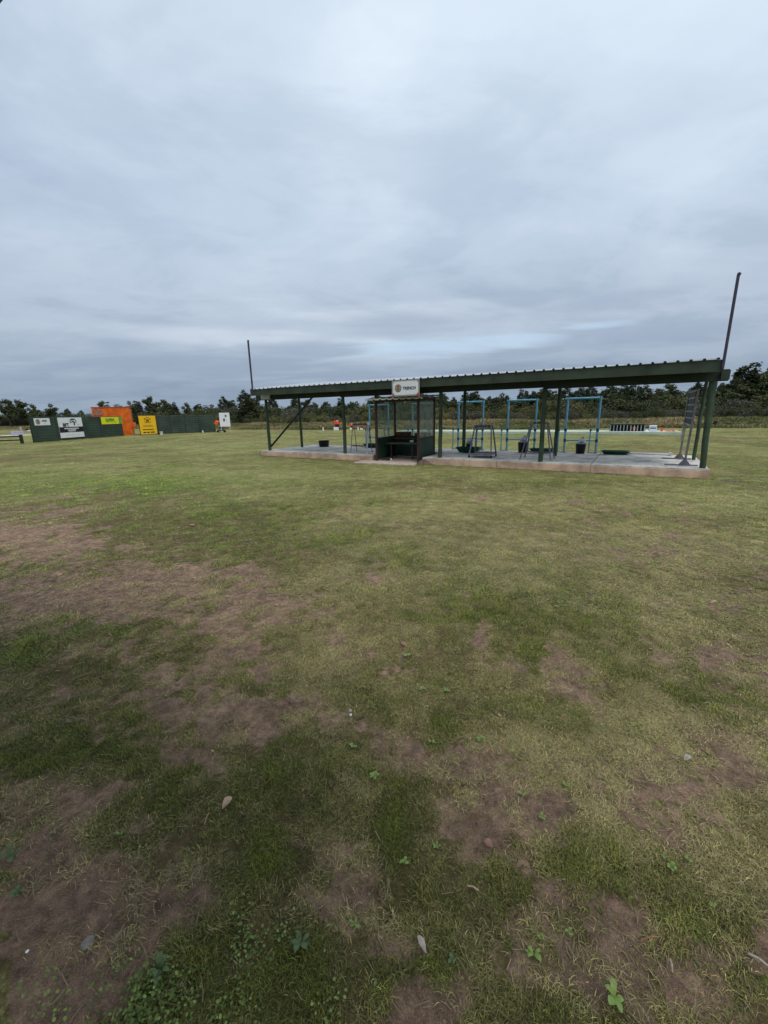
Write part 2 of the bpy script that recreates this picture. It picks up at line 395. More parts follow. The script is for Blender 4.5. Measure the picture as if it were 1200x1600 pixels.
light_grey = mat('light_grey_paint', (.50, .51, .53), .5, .1, 6)
tray_green = mat('dark_green_plastic', (.006, .055, .038), .42, .2, 6)
orange_paint = mat('orange_paint', (.75, .155, .015), .55, .12, 1.2, bump=.1)
orange_clay = mat('fluorescent_orange', (.85, .12, .03), .6, .12, 9)
navy = mat('navy_blue', (.012, .018, .06), .5, .2, 9)
fence_green = mat('fence_green_sheet', (.036, .062, .044), .5, .16, .8)
ink = mat('black_print', (.012, .012, .014), .5, .05, 5)
yellow_p = mat('yellow_board', (.82, .48, .012), .5, .05, 3)
lime_p = mat('lime_print', (.20, .55, .02), .5, .05, 3)
lemon_p = mat('lemon_board', (.75, .70, .02), .5, .05, 3)
dk_green_p = mat('green_print', (.02, .22, .03), .5, .05, 3)
mint = mat('pale_mint_concrete', (.44, .52, .42), .8, .12, 1.1)
red_p = mat('red_print', (.55, .05, .03), .5, .05, 3)
wood_brown = mat('weathered_brown_board', (.11, .055, .035), .8, .3, 6, bump=.4, stretch=(1, 6, 6))

def glass_mat():
    m = bpy.data.materials.new('reflection_haze_glass'); m.use_nodes = True; t = m.node_tree  # pale diffuse patches paint the reflected haze into the panes
    b = t.nodes['Principled BSDF']; b.inputs['Roughness'].default_value = .05; b.inputs['Base Color'].default_value = (.5, .55, .52, 1)
    o = t.nodes['Material Output']; tr = t.nodes.new('ShaderNodeBsdfTransparent'); tr.inputs[0].default_value = (.86, .90, .88, 1)
    mx_ = t.nodes.new('ShaderNodeMixShader'); tcn = t.nodes.new('ShaderNodeTexCoord'); n = t.nodes.new('ShaderNodeTexNoise')
    n.inputs['Scale'].default_value = 2.2; n.inputs['Detail'].default_value = 5
    t.links.new(tcn.outputs['Object'], n.inputs['Vector'])
    r = t.nodes.new('ShaderNodeMapRange'); r.inputs[1].default_value = .3; r.inputs[2].default_value = .7; r.inputs[3].default_value = .08; r.inputs[4].default_value = .42
    t.links.new(n.outputs[0], r.inputs[0]); t.links.new(r.outputs[0], mx_.inputs[0]); t.links.new(tr.outputs[0], mx_.inputs[1]); t.links.new(b.outputs[0], mx_.inputs[2])
    t.links.new(mx_.outputs[0], o.inputs[0]); return m
GLASS = glass_mat()

# ------------------------------------------------------------------ concrete slab under the shelter
slab = empty('concrete_slab', S(0, 0, 0), SANG, 'long raised concrete slab with pinkish edge under the green shelter', 'slab')
def slab_section(x0, x1, y0, y1, top):
    MB().box(x0, x1, y0, y1, -.25, .19).build('slab_edge', concrete_side, slab, bevel=.008)
    MB().box(x0+.006, x1-.006, y0+.006, y1-.006, .185, top).build('slab_section', concrete, slab, bevel=.006)
cuts = [(0, 2.75), (2.757, 5.55)]
for a, b in cuts: slab_section(a, b, 0, 3.3, .215)
slab_section(5.557, 7.45, 1.85, 3.3, .215)
for a, b in ((7.457, 9.85), (9.857, 12.3), (12.307, 14.75)): slab_section(a, b, 0, 3.3, .215 if a < 12 else .222)

# ------------------------------------------------------------------ the shelter
sh = empty('shooting_shelter', S(0, 0, 0), SANG, 'long open green shelter with corrugated roof over the shooting stands', 'shelter')
RF, RB0, RB1 = 2.62, .34, .24      # front roof height, rise at the left and right rear edge
def roofz(s, v):
    k = (v+.45)/3.05; return RF - .004*s + k*(RB0+(RB1-RB0)*s/14.6)
nsheet = 21; s0, s1 = .22, 14.62; sw = (s1-s0)/nsheet
for k in range(nsheet):
    a = s0+k*sw; mb = MB(); pr = []
    for q in range(3):
        c = a+(q+.5)*sw/3; pr += [(c-.033, 0), (c-.02, .034), (c+.02, .034), (c+.033, 0)]
    pr = [(a-.004, 0)]+pr+[(a+sw-.004, 0)]
    n = len(pr); vs = []
    for dz in (0, -.004):
        for v in (-.50, 2.60):
            for (x, z) in pr: vs.append((x, v, roofz(x, v)+z+dz+.004))
    fs = []
    for i in range(n-1):
        fs.append((i, i+1, n+i+1, n+i)); fs.append((2*n+i, 3*n+i, 3*n+i+1, 2*n+i+1)); fs.append((i, 2*n+i, 2*n+i+1, i+1)); fs.append((n+i, n+i+1, 3*n+i+1, 3*n+i))
    mb.add(vs, fs); mb.build('roof_sheet', sheet_metal, sh)
# closers: dark filler under every rib at the front edge
mb = MB()
for k in range(nsheet*3):
    c = s0+(k+.5)*sw/3; z = roofz(c, -.5)
    mb.add([(c-.031, -.495, z-.004), (c+.031, -.495, z-.004), (c+.019, -.495, z+.031), (c-.019, -.495, z+.031), (c-.031, -.46, z-.004), (c+.031, -.46, z-.004), (c+.019, -.46, z+.031), (c-.019, -.46, z+.031)],
           [(0, 1, 2, 3), (7, 6, 5, 4), (0, 4, 5, 1), (1, 5, 6, 2), (2, 6, 7, 3), (3, 7, 4, 0)])
tag(mb.build('rib_fillers', black_plastic, sh), kind='stuff')
for a, b in ((.24, 5.0), (5.004, 9.8), (9.804, 14.6)):
    MB().add([(a, -.47, roofz(a, -.45)-.245), (b, -.47, roofz(b, -.45)-.245), (b, -.47, roofz(b, -.45)-.012), (a, -.47, roofz(a, -.45)-.012),
              (a, -.44, roofz(a, -.45)-.245), (b, -.44, roofz(b, -.45)-.245), (b, -.44, roofz(b, -.45)-.012), (a, -.44, roofz(a, -.45)-.012)],
             [(0, 1, 2, 3), (7, 6, 5, 4), (0, 4, 5, 1), (1, 5, 6, 2), (2, 6, 7, 3), (3, 7, 4, 0)]).build('fascia', green_paint, sh)
# purlins and rafters under the sheets
for v in (.5, 1.25, 2.5):
    MB().bar((s0, v, roofz(s0, v)-.035), (s1, v, roofz(s1, v)-.035), .05, .06).build('purlin', green_dark, sh)
for s in (.36, 4.25, 7.98, 11.03, 14.4):
    MB().bar((s, -.43, roofz(s, -.43)-.12), (s, 2.55, roofz(s, 2.55)-.12), .05, .11).build('rafter', green_dark, sh)
for v in (.0,):
    for a, b in ((-.08, 4.2), (4.204, 11.0), (11.004, 14.80)):
        MB().box(a, b, .06, .11, 2.215-.006*a, 2.46-.006*a).build('beam', green_dark, sh, bevel=.004)
MB().bar((.0, 1.86, 2.46), (14.9, 1.86, 2.42), .05, .2).build('rear_beam', green_dark, sh)
# posts: painted poles with knots, slightly uneven
def pole_post(s, v, top, r=.065, lean=(0, 0), base=.2):
    mb = MB(); pts = []; rad = []
    rr = random.Random(int(s*100+v*10))
    for i in range(9):
        t = i/8; pts.append(Vector((s+lean[0]*t+rr.uniform(-.008, .008), v+lean[1]*t+rr.uniform(-.008, .008), base+(top-base)*t))); rad.append(r*(1.06-.12*t)*rr.uniform(.96, 1.04))
    mb.path(pts, rad, 12); return mb.build('post', pole_green, sh, smooth=True)
for s, v in ((.37, .17), (4.25, .17), (8.0, .17), (11.03, .17), (14.62, .17)): pole_post(s, v, roofz(s, v)-.02 if s > 14 else 2.42, .060, (-.10, 0) if s > 14 else (0, 0))
for s, v in ((.58, 1.86), (4.55, 1.86), (8.12, 1.9), (11.12, 1.9), (14.62, 2.0)): pole_post(s, v, 2.5, .055 if s < 14 else .042)
pole_post(14.66, .60, 2.5, .036)
MB().tube((.42, .2, .38), (2.8, .2, 2.24), .04, .036).build('brace', green_dark, sh, smooth=True)
mb = MB().tube((14.70, .14, 1.22), (14.73, .12, 1.30), .035, .03); mb.build('clamp', rust_brown, sh)
# thin steel masts at the two front corners
for s, top in ((.42, 4.35), (14.60, 4.12)):
    mb = MB().tube((s, -.50, 2.36 if s > 5 else 2.55), (s, -.50, top), .027 if s > 5 else .034, n=8)
    mb.tube((s, -.50, top), (s+.02, -.50, top+.03), .035, .03, 8)
    mb.build('mast', mat('mast_dark', (.06, .05, .075), .5, .2, 6), sh)
MB().box(14.66, 14.81, .0, .055, 2.17, 2.37).build('beam_end', green_paint, sh)
pl_ = MB().box(.30, .78, -.02, .045, 2.24, 2.425).build('number_plate', light_grey, sh, bevel=.004)
MB().box(.34, .52, -.06, -.0, 2.425, 2.46).build('lamp', light_grey, sh)

# ------------------------------------------------------------------ TRENCH sign on the fascia
sg = empty('trench_sign', S(7.14, -.52, 2.34), SANG, 'white sign reading TRENCH with round green emblem, on the shelter fascia above the booth', 'sign')
MB().box(-.47, .47, 0, .02, -.235, .235).build('panel', mat('sign_border_grey', (.36, .33, .32), .6, .15, 6), sg)
mb = MB(); w, h, c = .43, .195, .06
P8 = [(-w+c, -h), (w-c, -h), (w, -h+c), (w, h-c), (w-c, h), (-w+c, h), (-w, h-c), (-w, -h+c)]
mb.add([(x, -.004, z) for x, z in P8]+[(x, .001, z) for x, z in P8], [tuple(range(8))]+[(i, (i+1) % 8, 8+(i+1) % 8, 8+i) for i in range(8)])
mb.build('face', white_paint, sg)
def corner(sx):
    return MB().add([(sx*.455, -.003, -.22), (sx*.455, -.003, -.12), (sx*.36, -.003, -.22), (sx*.455, .001, -.22), (sx*.455, .001, -.12), (sx*.36, .001, -.22)], [(0, 1, 2), (3, 4, 5), (0, 1, 4, 3), (1, 2, 5, 4), (2, 0, 3, 5)])
for sx in (-1, 1): corner(sx).build('corner_print', red_p, sg)
def emblem(parent, x, z, r, y=-.006, sc=1.0):
    def disc(r0, m, yy, name, z0=0, n=24, sx=1):
        mb = MB(); vs = [(x+sx*r0*math.cos(2*math.pi*i/n), yy, z+z0+r0*math.sin(2*math.pi*i/n)) for i in range(n)]
        vs += [(a, yy+.004, b) for a, _, b in vs]
        mb.add(vs, [tuple(range(n))]+[(i, (i+1) % n, n+(i+1) % n, n+i) for i in range(n)]); return mb.build(name, m, parent)
    disc(r, mat('emblem_green', (.03, .11, .05), .5, .1, 8), y, 'emblem')
    disc(r*.80, mat('emblem_cream', (.42, .40, .27), .5, .1, 8), y-.003, 'emblem')
    mb = MB().box(x-r*.45, x+r*.45, y-.006, y-.002, z+r*.2, z+r*.6); mb.box(x-r*.2, x+r*.2, y-.006, y-.002, z+r*.6, z+r*.75); mb.build('emblem', red_p, parent)
    mb = MB().box(x-r*.55, x+r*.55, y-.006, y-.002, z-r*.1, z+r*.02).box(x-r*.4, x+r*.4, y-.006, y-.002, z-r*.5, z-r*.25).box(x-r*.1, x+r*.1, y-.0065, y-.002, z-r*.55, z+r*.2)
    mb.build('emblem', mat('emblem_green', (.03, .11, .05)), parent)
emblem(sg, -.25, -.0, .115)
text_part('TRENCH', .118, ink, sg, (.135, -.006, -.01), VERT, bold=.003, sx=.96)

# ------------------------------------------------------------------ scorer's booth
BA = math.atan2(-.442, .897); BO = Vector((-.25, 13.81, 0))
bo = empty('scorers_booth', BO, BA, 'small booth with rusty frame, glass panes and green lower panels below the TRENCH sign', 'booth')
bw, bd = 1.58, 1.59; z0 = .04
MB().box(-.50, 1.64, -.62, 1.66, -.12, .045).build('base_slab', mat('pinkish_floor', (.50, .39, .32), .9, .15, 3, bump=.5), bo, bevel=.012)
for (x, y, tp) in ((.035, .035, 2.03), (bw-.035, .035, 2.03), (.035, bd-.035, 2.14), (bw-.035, bd-.035, 2.14)):
    MB().box(x-.035, x+.035, y-.035, y+.035, z0, tp).build('corner_post', rust_brown, bo, bevel=.004)
# top rails
MB().box(.07, bw-.07, .01, .06, 1.97, 2.03).build('top_rail', rust_brown, bo)
MB().box(.07, bw-.07, bd-.06, bd-.01, 2.02, 2.12).build('top_rail', rust_brown, bo)
for x in (.035, bw-.035):
    MB().bar((x, .07, 2.0), (x, bd-.07, 2.09), .045, .09).build('top_rail', rust_brown, bo)
PH = .76
booth_green = mat('booth_green_panel', (.022, .060, .036), .5, .3, 2.2, bump=.1)
MB().box(bw-.045, bw-.02, .072, bd-.072, .09, PH).build('lower_panel', booth_green, bo)
MB().box(.02, .045, .072, bd-.072, .07, PH).build('lower_panel', booth_green, bo)
MB().box(.072, bw-.072, bd-.045, bd-.02, .06, PH).build('lower_panel', booth_green, bo)
MB().box(bw-.055, bw-.005, .072, bd-.072, .045, .09).build('bottom_rail', rust_brown, bo)
for x in (.035, bw-.035): MB().box(x-.03, x+.03, .072, bd-.072, PH, PH+.05).build('middle_rail', rust_brown, bo)
MB().box(.072, bw-.072, bd-.07, bd-.005, PH, PH+.05).build('middle_rail', rust_brown, bo)
MB().box(.03, .036, .072, bd-.072, PH+.05, 1.98).build('glass_pane', GLASS, bo)
MB().box(bw-.036, bw-.03, .072, bd-.072, PH+.05, 1.98).build('glass_pane', GLASS, bo)
MB().box(.072, bw-.072, bd-.04, bd-.034, PH+.05, 2.02).build('glass_pane', GLASS, bo)
# roof of ribbed sheet
mb = MB(); prof = []; xa, xb = -.22, 1.80; nrib = 9
for i in range(nrib):
    c = xa+(i+.5)*(xb-xa)/nrib; prof += [(c-.04, 0), (c-.025, .03), (c+.025, .03), (c+.04, 0)]
prof = [(xa, 0)]+prof+[(xb, 0)]; n = len(prof); vs = []
for dz in (0, -.005):
    for (y, z) in ((-.24, 2.055), (bd+.12, 2.19)):
        for (x, h) in prof: vs.append((x, y, z+h+dz))
fs = []
for i in range(n-1): fs += [(i, i+1, n+i+1, n+i), (2*n+i, 3*n+i, 3*n+i+1, 2*n+i+1), (i, 2*n+i, 2*n+i+1, i+1), (n+i, n+i+1, 3*n+i+1, 3*n+i)]
mb.add(vs, fs).build('roof_sheet', mat('old_cream_sheet', (.50, .47, .40), .6, .15, 4), bo)
mb = MB(); vs = [(x, y, 2.053+h+dz) for (y, dz) in ((-.252, -.028), (-.252, .012), (-.243, .012), (-.243, -.028)) for (x, h) in prof]; fs = []
for i in range(n-1):
    for k in range(4): fs.append((k*n+i, k*n+i+1, ((k+1) % 4)*n+i+1, ((k+1) % 4)*n+i))
mb.add(vs, fs).build('roof_edge', mat('cream_edge', (.66, .62, .52), .6, .15, 6), bo)  # added pale trim: brightness of the lit sheet edge put into its colour
MB().box(.08, bw-.08, .62, 1.12, .56, .60).build('bench_top', green_paint, bo, bevel=.004)
for x in (.25, 1.05): MB().box(x, x+.05, .68, .73, .045, .56).build('bench_leg', rust_brown, bo)
MB().box(.09, bw-.09, 1.2, bd-.07, .70, .735).build('shelf', wood_brown, bo)
# things kept in the booth (they rest on it, so top level)
def booth_pt(x, y, z): c, s_ = math.cos(BA), math.sin(BA); return Vector((BO.x+c*x-s_*y, BO.y+s_*x+c*y, z))
o = MB().box(-.30, .30, -.02, .02, 0, .13).build('brown_board', wood_brown, loc=booth_pt(.40, 1.50, .812)); o.rotation_euler = (0, 0, BA)
tag(o, 'brown board standing on the rear rail inside the booth', 'board')
rd = empty('radio', booth_pt(1.30, 1.36, .737), BA, 'small grey-brown radio with two round speakers on the booth shelf', 'radio')
MB().box(-.17, .17, -.06, .06, 0, .19).build('case', wood_brown, rd, bevel=.01)
for x in (-.085, .085): MB().tube((x, -.066, .09), (x, -.058, .09), .055, n=16).build('speaker_cone', grey_steel, rd)
o = MB().box(-.07, .07, -.06, .06, 0, .17).build('dark_box', black_plastic, loc=booth_pt(.98, 1.36, .737), bevel=.008); o.rotation_euler = (0, 0, BA)
tag(o, 'small dark box beside the radio on the booth shelf', 'box')
cp = empty('white_cup', booth_pt(.93, .95, .601), 0, 'small white cup lying on the green bench in the booth', 'cup')
MB().tube((-.05, 0, .04), (.06, .01, .045), .032, .042, 14).build('cup_body', white_paint, cp, smooth=True)
MB().tube((.058, .01, .045), (.066, .01, .045), .045, n=14).build('rim', white_paint, cp)
mb = MB(); pp = [Vector((.12, .0, .0)), Vector((.2, .12, .02)), Vector((.32, .14, .015)), Vector((.42, .06, .0)), Vector((.40, -.04, .01)), Vector((.28, -.06, .0))]
mb.path(pp, [.016]*6, 6); o = mb.build('black_strap', black_plastic, loc=booth_pt(.05, .16, .062)); o.rotation_euler = (0, 0, BA); tag(o, 'black strap lying on the booth floor by the left post', 'strap')
o = MB().lathe((0, 0, 0), [(.03, 0), (.045, .03), (.03, .07), (.01, .085)], 8).build('stone', light_grey, loc=booth_pt(.52, .14, .046)); tag(o, 'small pale stone beside the black strap on the booth floor', 'stone')
# eroded soil heap at the right rear corner of the booth
def mound(loc, rx, ry, h, m, name, label):
    nn = 18; vs = []; fs = []; rr = random.Random(3)
    for k in range(7):
        t = k/6
        for i in range(nn):
            a = 2*math.pi*i/nn; w = 1+.16*math.sin(a*3+1)+rr.uniform(-.06, .06)
            vs.append((rx*t*w*math.cos(a), ry*t*w*math.sin(a), h*(math.cos(t*math.pi)*.5+.5)*(1+rr.uniform(-.15, .15))-.03))
    for k in range(6):
        for i in range(nn): fs.append((k*nn+i, (k+1)*nn+i, (k+1)*nn+(i+1) % nn, k*nn+(i+1) % nn))
    return tag(MB().add(vs, fs).build(name, m, loc=loc, smooth=True), label, None, None, 'structure')
soil_m = mat('bare_soil', (.16, .115, .09), .95, .25, 7, bump=.8)
mound(S(7.55, -.05, 0), .55, .28, .17, soil_m, 'soil_heap', 'heap of bare soil against the slab beside the booth')
mound(S(15.1, -.1, 0), .5, .35, .05, soil_m, 'soil_patch', 'bare soil at the right end of the slab')

# ------------------------------------------------------------------ blue pipe stands
def make_stand():
    root = empty('pipe_stand', (0, 0, 0), SANG)
    r = .032; w = .95; H = 1.74
    for x in (0, w): MB().tube((x, 0, .01), (x, 0, H), r, n=12).build('upright', blue_pipe, root, smooth=True)
    MB().tube((-.06, 0, H), (w+.04, 0, H), r, n=12).build('top_bar', blue_pipe, root, smooth=True)
    MB().tube((.03, 0, .40), (w-.03, 0, .40), .024, n=10).build('cross_bar', blue_pipe, root, smooth=True)
    for x in (0, w):
        for z in (.40, .74): MB().tube((x, 0, z-.05), (x, 0, z+.05), .042, n=10).build('joint', pipe_joint, root, smooth=True)
        g = MB().tube((x-.20, -.02, .01), (x-.20, -.02, .74), .02, n=8).tube((x-.22, -.02, .74), (x-.03, 0, .74), .02, n=8).build('side_rail', blue_pipe, root, smooth=True)
        MB().tube((x-.20, -.02, .70), (x-.20, -.02, .77), .03, n=8).build('joint', pipe_joint, root)
        MB().box(x-.24, x+.06, -.05, .05, 0, .014).build('foot_plate', grey_steel, root)
    for x in (.0, w): MB().tube((x, 0, H-.06), (x, 0, H+.035), .038, n=10).build('elbow', blue_pipe, root, smooth=True)
    return root
st0 = make_stand(); km = kidmap(st0)
stl = ['light blue pipe stand seen past the left side of the booth', 'light blue pipe stand seen through the booth glass',
       'light blue pipe stand just right of the booth, behind the short grey rack', 'light blue pipe stand straddled by the splayed rack, left of the fourth front post',
       'rightmost light blue pipe stand, nearest the bare end of the slab']
SS = (3.37, 5.46, 7.42, 9.28, 11.2)
for i, s in enumerate(SS):
    o = st0 if i == 0 else copy_tree(st0, km)
    o.location = S(s, 3.15, .219); tag(o, stl[i], 'pipe stand', 'light blue pipe stands along the slab')

# green trays
def make_tray():
    root = empty('cartridge_tray', (0, 0, 0), SANG)
    w, d, h = .34, .20, .15
    vs = [(-w*.72, -d*.7, .01), (w*.72, -d*.7, .01), (w*.72, d*.7, .01), (-w*.72, d*.7, .01), (-w, -d, h), (w, -d, h), (w, d, h), (-w, d, h)]
    iv = [(x*.93, y*.88, z+.012 if z < .1 else z) for x, y, z in vs]
    mb = MB().add(vs+iv, [(3, 2, 1, 0), (0, 1, 5, 4), (1, 2, 6, 5), (2, 3, 7, 6), (3, 0, 4, 7), (8, 9, 10, 11), (12, 13, 9, 8), (13, 14, 10, 9), (14, 15, 11, 10), (15, 12, 8, 11), (4, 5, 13, 12), (5, 6, 14, 13), (6, 7, 15, 14), (7, 4, 12, 15)])
    mb.build('basin', tray_green, root)
    mb = MB()
    for a, b in (((-w, -d), (w, -d)), ((w, -d), (w, d)), ((w, d), (-w, d)), ((-w, d), (-w, -d))): mb.tube((a[0], a[1], h), (b[0], b[1], h), .012, n=6)
    mb.build('rim', tray_green, root); return root
t0 = make_tray(); km = kidmap(t0)
trl = ['dark green tray on the slab left of the booth', 'dark green tray behind the short grey rack on castors', 'flat dark green tray behind the splayed rack', 'shallow dark green tray right of the rightmost pipe stand']
for i, (s, v, sc, z) in enumerate(((3.75, 2.75, 1, 1), (8.28, 2.0, 1.2, 1.2), (10.55, 2.9, 1.15, .8), (12.72, 2.9, 1.15, .7))):
    o = t0 if i == 0 else copy_tree(t0, km)
    o.location = S(s, v, .219 if s < 12 else .225); o.scale = (sc, 1, z); tag(o, trl[i], 'tray', 'dark green trays on the slab')
# black tub at the left end
tb = empty('black_tub', S(1.35, 2.45, .216), SANG, 'low black tub alone near the left end of the slab', 'tub')
MB().lathe((0, 0, 0), [(.20, 0), (.215, .02), (.235, .25), (.25, .27), (.24, .27), (.20, .05), (.05, .045)], 20).build('tub_body', black_plastic, tb, smooth=True)
for x in (-1, 1): MB().tube((x*.24, -.06, .2), (x*.24, .06, .2), .012, n=6).tube((x*.24, -.06, .2), (x*.25, 0, .25), .012, n=6).build('handle', black_plastic, tb)
# black buckets with paper bags
def make_bucket():
    root = empty('black_bucket', (0, 0, 0), SANG)
    MB().lathe((0, 0, 0), [(.12, 0), (.13, .01), (.155, .30), (.165, .31), (.15, .31), (.118, .03), (.02, .02)], 20).build('bucket_body', black_plastic, root, smooth=True)
    return root
b0 = make_bucket(); km = kidmap(b0)
bkl = ['black bucket inside the splayed rack, left of its post', 'black bucket below the rightmost pipe stand', 'black bucket partly hidden behind the left leg of the short grey rack']
bag_m = mat('white_paper_bag', (.66, .70, .80), .8, .1, 12, bump=.4)
BK = ((9.97, 2.65, 1.12), (11.73, 2.9, 1.0), (8.0, 2.8, .8))
for i, (s, v, sc) in enumerate(BK):
    o = b0 if i == 0 else copy_tree(b0, km)
    o.location = S(s, v, .219); o.scale = (sc,)*3; tag(o, bkl[i], 'bucket', 'black buckets on the slab')
def make_bag():
    root = empty('paper_bag', (0, 0, 0), SANG)
    vs = []; rr = random.Random(4)
    for z, w, d in ((-.07, .10, .06), (.02, .115, .07), (.11, .10, .05), (.15, .07, .03)):
        for (x, y) in ((-w, -d), (0, -d*1.15), (w, -d), (w, d), (0, d*1.1), (-w, d)): vs.append((x+rr.uniform(-.012, .012), y, z+rr.uniform(-.008, .008)))
    fs = [(k*6+i, k*6+(i+1) % 6, (k+1)*6+(i+1) % 6, (k+1)*6+i) for k in range(3) for i in range(6)]+[(5, 4, 3, 2, 1, 0), (18, 19, 20, 21, 22, 23)]
    MB().add(vs, fs).build('bag_body', bag_m, root)
    MB().tube((.01, 0, .13), (.02, 0, .19), .04, .03, 8).build('bag_top', mat('grey_brown_cloth', (.16, .11, .12), .8), root)
    MB().box(-.05, .05, -.081, -.077, .0, .06).build('print_patch', mat('pale_blue_print', (.3, .36, .55), .6), root)
    return root
g0 = make_bag(); km = kidmap(g0)
bgl = ['white paper bag in the bucket inside the splayed rack', 'white paper bag in the bucket below the rightmost pipe stand', 'white paper bag behind the short grey rack']
for i, (s, v, sc) in enumerate(BK):
    o = g0 if i == 0 else copy_tree(g0, km)
    o.location = S(s+.02, v, .219+.335*sc); tag(o, bgl[i], 'bag', 'white paper bags in buckets')
bt = empty('blue_bottle', S(8.22, 2.4, .219), SANG, 'tall blue bottle standing behind the short grey rack', 'bottle')
MB().lathe((0, 0, 0), [(.04, 0), (.045, .02), (.045, .30), (.02, .36), (.02, .40)], 12).build('bottle_body', mat('blue_plastic', (.02, .08, .38), .3), bt, smooth=True)
MB().lathe((0, 0, .40), [(.024, 0), (.024, .03)], 10).build('cap', white_paint, bt)

# ------------------------------------------------------------------ gun racks
def rack(name, s, v, rz, wt, wb, dt, db, h, m, label, shelf=True, notch=5, castors=False, board=.10, leg=.02):
    root = empty(name, S(s, v, .219), SANG+rz, label, 'gun rack')
    for sx in (-1, 1):
        for sy in (-1, 1):
            MB().bar((sx*wb/2, sy*db/2, .02 if not castors else .08), (sx*wt/2, sy*dt/2, h), leg*1.5, leg).build('leg', m, root)
            if castors: MB().tube((sx*wb/2-.02, sy*db/2, .035), (sx*wb/2+.02, sy*db/2, .035), .035, n=12).build('castor', black_plastic, root)
    for sy in ((-1, 1) if dt > .05 else (0,)):
        nb_ = MB().box(-wt/2, wt/2, sy*dt/2-.012, sy*dt/2+.012, h-board, h).build('notch_board', m, root, bevel=.003)
        for k in range(notch):
            x = -wt/2+(k+.7)*wt/(notch+.4); yy = sy*dt/2
            MB().tube((x, yy-.020, h-board*.25), (x, yy+.020, h-board*.25), .027, n=10).build('rubber_notch', black_plastic, nb_)
    if shelf:
        z = .10 if castors else .16
        for sy in (-1, 1): MB().box(-wb/2+.01, wb/2-.01, sy*db/2-.015, sy*db/2+.015, z-.03, z+.035).build('bottom_rail', m, root)
        MB().box(-wb/2+.02, wb/2-.02, -db/2+.02, db/2-.02, z-.03, z-.01).build('tray', m, root)
    return root
rack('gun_rack', 9.18, .78, .05, .50, .68, .16, .62, .98, grey_steel, 'short grey gun rack on castors with a five notch board, right of the booth', castors=True, board=.13, leg=.026)
rk = rack('gun_rack', 10.85, .62, .0, .42, .84, .10, .60, 1.06, grey_steel, 'splayed grey gun rack half hidden by the fourth front post', shelf=False, notch=3, board=.05)
for sy in (-1, 1): MB().bar((-.36, sy*.27, .20), (.36, sy*.27, .20), .015, .02).build('stretcher', grey_steel, rk)
rk = rack('gun_rack', 4.78, .45, .05, .62, .66, .08, .42, 1.05, grey_steel, 'thin grey gun rack with a white end post, left of the booth', shelf=False, notch=6, board=.06, leg=.014)
MB().box(-.33, .20, -.14, .10, .25, .28).build('shelf', mat('dark_brown_shelf', (.05, .035, .035), .7), rk)
MB().bar((.36, -.22, .01), (.34, -.02, 1.08), .035, .03).build('end_post', light_grey, rk)
MB().box(.30, .40, -.05, .02, 1.0, 1.09).build('white_cap', white_paint, rk)
# tall rack seen end on at the right end
tr = empty('tall_rack', S(14.30, .51, .225), SANG, 'tall grey steel rack with slotted panel standing at the right end of the slab', 'rack')
for y in (0, 1.55):
    MB().bar((0, y, .02), (.05, y, 1.80), .045, .045, (0, 1, 0)).build('upright', grey_steel, tr)
    MB().box(-.40, .26, y-.025, y+.025, 0, .03).build('foot', grey_steel, tr)
    MB().add([(-.12, y-.01, .03), (.12, y-.01, .03), (.03, y-.01, .15), (-.03, y-.01, .15), (-.12, y+.01, .03), (.12, y+.01, .03), (.03, y+.01, .15), (-.03, y+.01, .15)],
             [(0, 1, 2, 3), (7, 6, 5, 4), (0, 4, 5, 1), (1, 5, 6, 2), (2, 6, 7, 3), (3, 7, 4, 0)]).build('gusset', grey_steel, tr)
MB().box(.01, .04, .03, 1.52, .95, 1.80).build('slotted_panel', mat('dark_mesh_panel', (.075, .072, .085), .6, .3, 14), tr)
for k in range(6): MB().box(-.005, .06, .02, 1.53, .95+k*.158, .985+k*.158).build('panel_rib', mat('pale_rung', (.42, .42, .45), .5), tr)
MB().box(-.02, .025, 1.44, 1.60, .50, 1.84).build('edge_board', mat('pale_grey_board', (.27, .27, .27), .7), tr)
# pale tube frame lying at the rear edge
tf = empty('lying_tube_frame', S(13.6, 3.0, .225), SANG, 'pale tubular frame lying flat on the rear of the slab at its right end', 'tube frame')
for y in (-.10, .10): MB().tube((-.55, y, .04), (.55, y, .04), .022, n=8).build('rail', light_grey, tf, smooth=True)
for x in (-.55, .55): MB().tube((x, -.13, .05), (x, .13, .05), .04, n=10).build('end_fitting', light_grey, tf, smooth=True)

# ------------------------------------------------------------------ trench roof far behind, with things standing on it
TA = gnd(640, 677.5); TB = gnd(1065, 680); td = (TB-TA); tl = td.length; TANG = math.atan2(td.y, td.x); tu = td.normalized(); tv = Vector((-tu.y, tu.x, 0))
def Tp(t, v, z): return TA+tu*t+tv*v+Vector((0, 0, z))
o = MB().box(-1.2, tl, 0, 2.2, -.2, .2).build('trench_roof', mint, loc=TA, bevel=.02); o.rotation_euler = (0, 0, TANG)
tag(o, 'long pale mint concrete slab lying across the field behind the shelter', 'slab', None)
def onstrip(px):   # parameter along the slab for a bearing
    d = ray(px, 676); a = Vector((d.x, d.y)).normalized()
    # intersect with line 0.7 m behind the front edge
    q = TA.to_2d()+tv.to_2d()*.7; m = Matrix(((a.x, -tu.x), (a.y, -tu.y))); return (m.inverted() @ q)[1]
ta, tb_ = onstrip(952), onstrip(1007)
lr = empty('long_clay_rack', Tp(ta, .5, .2), TANG, 'long low dark rack with pale uprights on the mint slab in the field', 'rack')
Lk = tb_-ta
MB().box(-.03, Lk+.03, 0, .5, .40, .46).build('rack_top', mat('dark_blue_top', (.02, .045, .045), .5), lr, bevel=.01)
MB().box(0, Lk, .44, .48, 0, .40).build('rack_back', black_plastic, lr)
